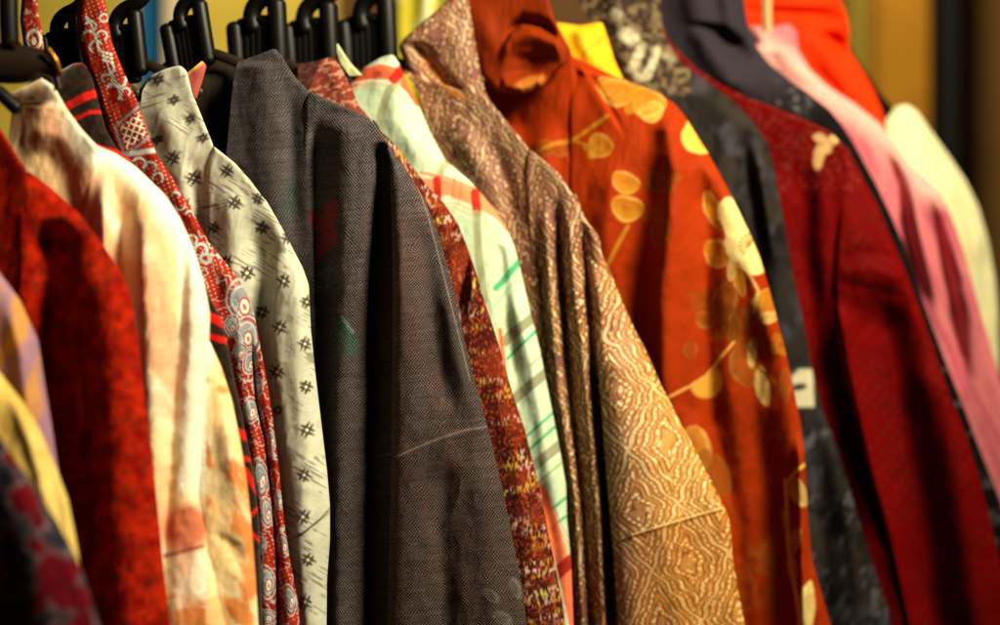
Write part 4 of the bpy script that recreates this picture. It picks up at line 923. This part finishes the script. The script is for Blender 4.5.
mesh_obj('lower_bar', *tube([W(-60, 60, d4 - .02), W(0, 93, d4 - .02), W(16, 108, d4 - .02)], 7 * kx), HM, h)

ra = W(60, -34, depth(6) + .025 - SLOPE * (60 - 500) / 1000); rb = W(380, -34, depth(11) + .025 - SLOPE * (380 - 500) / 1000)
dr_ = (rb - ra)
V, F = tube([ra - dr_ * .6, ra, rb, rb + dr_ * 2.2], .011, n=24)
rail = mesh_obj('clothes_rail', V, F, plain('steel_rail', '#8a8680', rough=.3, spec=.6))
tag(rail, 'steel clothes rail the hangers hook over', 'rail')

# ================================================================== background, far out of focus
def slab(name, x0, x1, y0, y1, d, th, mat, label, cat, kind=None):
    a = W(x0, y1, d); b = W(x1, y0, d)
    v = [(a.x, d, a.z), (b.x, d, a.z), (b.x, d, b.z), (a.x, d, b.z), (a.x, d + th, a.z), (b.x, d + th, a.z), (b.x, d + th, b.z), (a.x, d + th, b.z)]
    f = [(0, 1, 2, 3), (5, 4, 7, 6), (4, 0, 3, 7), (1, 5, 6, 2), (3, 2, 6, 7), (4, 5, 1, 0)]
    o = mesh_obj(name, v, f, mat, smooth=False)
    return tag(o, label, cat, None, kind)
slab('back_wall', -400, 1500, -250, 900, 4.9, .1, plain('brown_wall', '#5a3c18', rough=.8), None, None, 'structure')
slab('wall_panel', -300, 141, -200, 880, 4.62, .04, plain('yellow_paint', '#c2ac40', rough=.7), 'yellow painted panel behind the leftmost hangers, left of the blue one', 'panel')
slab('wall_panel', 141, 165, -200, 880, 4.60, .05, plain('blue_paint', '#0f6ea8', rough=.7), 'blue painted panel between the two yellow ones at the back', 'panel')
slab('post', 165, 177, -200, 880, 4.55, .08, plain('cream_paint', '#e0d6b0', rough=.7), 'narrow cream post beside the blue panel', 'post')
slab('wall_panel', 177, 336, -200, 880, 4.64, .04, plain('yellow_panel_paint', '#c2ac40', rough=.7), 'yellow painted panel behind the middle hangers, right of the cream post', 'panel')
slab('post', 848, 870, -200, 880, 4.5, .06, plain('olive_paint', '#7c6a18', rough=.7), 'narrow olive post left of the amber pillar', 'post')
slab('pillar', 880, 929, -200, 880, 4.4, .12, plain('amber_paint', '#a8720a', rough=.6), 'amber yellow pillar behind the pale cream kimono', 'pillar')
slab('post', 931, 958, -200, 880, 4.45, .08, plain('black_paint', '#060504', rough=.7), 'black post right of the amber pillar', 'post')
slab('wall_panel', 962, 1400, -200, 880, 4.6, .05, plain('dark_brown_paint', '#6b4a1c', rough=.8), 'dark brown panel at the right edge behind the pale cream kimono', 'panel')
t = thing('hanging_cloth', W(425, -10, 3.0), 'yellow green cloth hanging out of focus behind the gold brocade collar', 'cloth')
def p_yg(x, y):
    c = mix(full(x, '#a89a22'), full(x, '#c6b83c'), fbm(x / 10, y / 30, 221))
    return mix(c, full(x, '#e6e8b4'), np.clip(.9 * line(x, y, [(430, -20), (427, 14), (420, 30)], 9, 8) + .6 * line(x, y, [(400, -20), (398, 0)], 6, 5), 0, 1))  # pale highlights on the hanging folds, put into the colour
patch('cloth', t, [(384, -80), (386, 0), (388, 400)], [(500, -80), (500, 400)], 2.75, cloth('yellow_green_silk', wcol=.05), p_yg, [([(400, -60), (400, 300)], .014, 8, 8), ([(425, -60), (425, 300)], .014, 8, 8), ([(450, -60), (450, 300)], .012, 8, 8)], step=2, seed=44, wr=(.006, 20, 100))

# ================================================================== light, world, camera
sc = bpy.context.scene
w = bpy.data.worlds.new('World'); sc.world = w; w.use_nodes = True
bg = w.node_tree.nodes['Background']; bg.inputs[0].default_value = (1.0, .80, .58, 1); bg.inputs[1].default_value = .013

def lamp(name, typ, loc, aim, energy, color, **kw):
    l = bpy.data.lights.new(name, typ); l.energy = energy; l.color = color
    for k_, v_ in kw.items(): setattr(l, k_, v_)
    o = bpy.data.objects.new(name, l); C.objects.link(o); o.location = loc
    o.rotation_euler = (Vector(aim) - Vector(loc)).to_track_quat('-Z', 'Y').to_euler()
    return o
lamp('key_lamp', 'SPOT', (1.22, .82, 2.95), (.12, 2.05, 1.78), 700, (1, .885, .60), spot_size=math.radians(56), spot_blend=1.0, shadow_soft_size=.34)
lamp('wall_lamp', 'AREA', (.2, 3.3, 3.0), (.1, 4.6, 1.8), 50, (1, .85, .6), size=.6)

cam = bpy.data.cameras.new('camera'); co = bpy.data.objects.new('camera', cam); C.objects.link(co)
co.location = (0, 0, EYE); co.rotation_euler = (math.radians(90), 0, 0)
cam.sensor_width = 36; cam.lens = 70; cam.clip_start = .05; cam.clip_end = 100
cam.dof.use_dof = True; cam.dof.focus_distance = 1.985; cam.dof.aperture_fstop = .07 / .039; cam.dof.aperture_blades = 0
sc.camera = co
sc.view_settings.view_transform = 'Standard'; sc.view_settings.look = 'None'; sc.view_settings.exposure = 0
try: sc.cycles.use_denoising = True
except Exception: pass
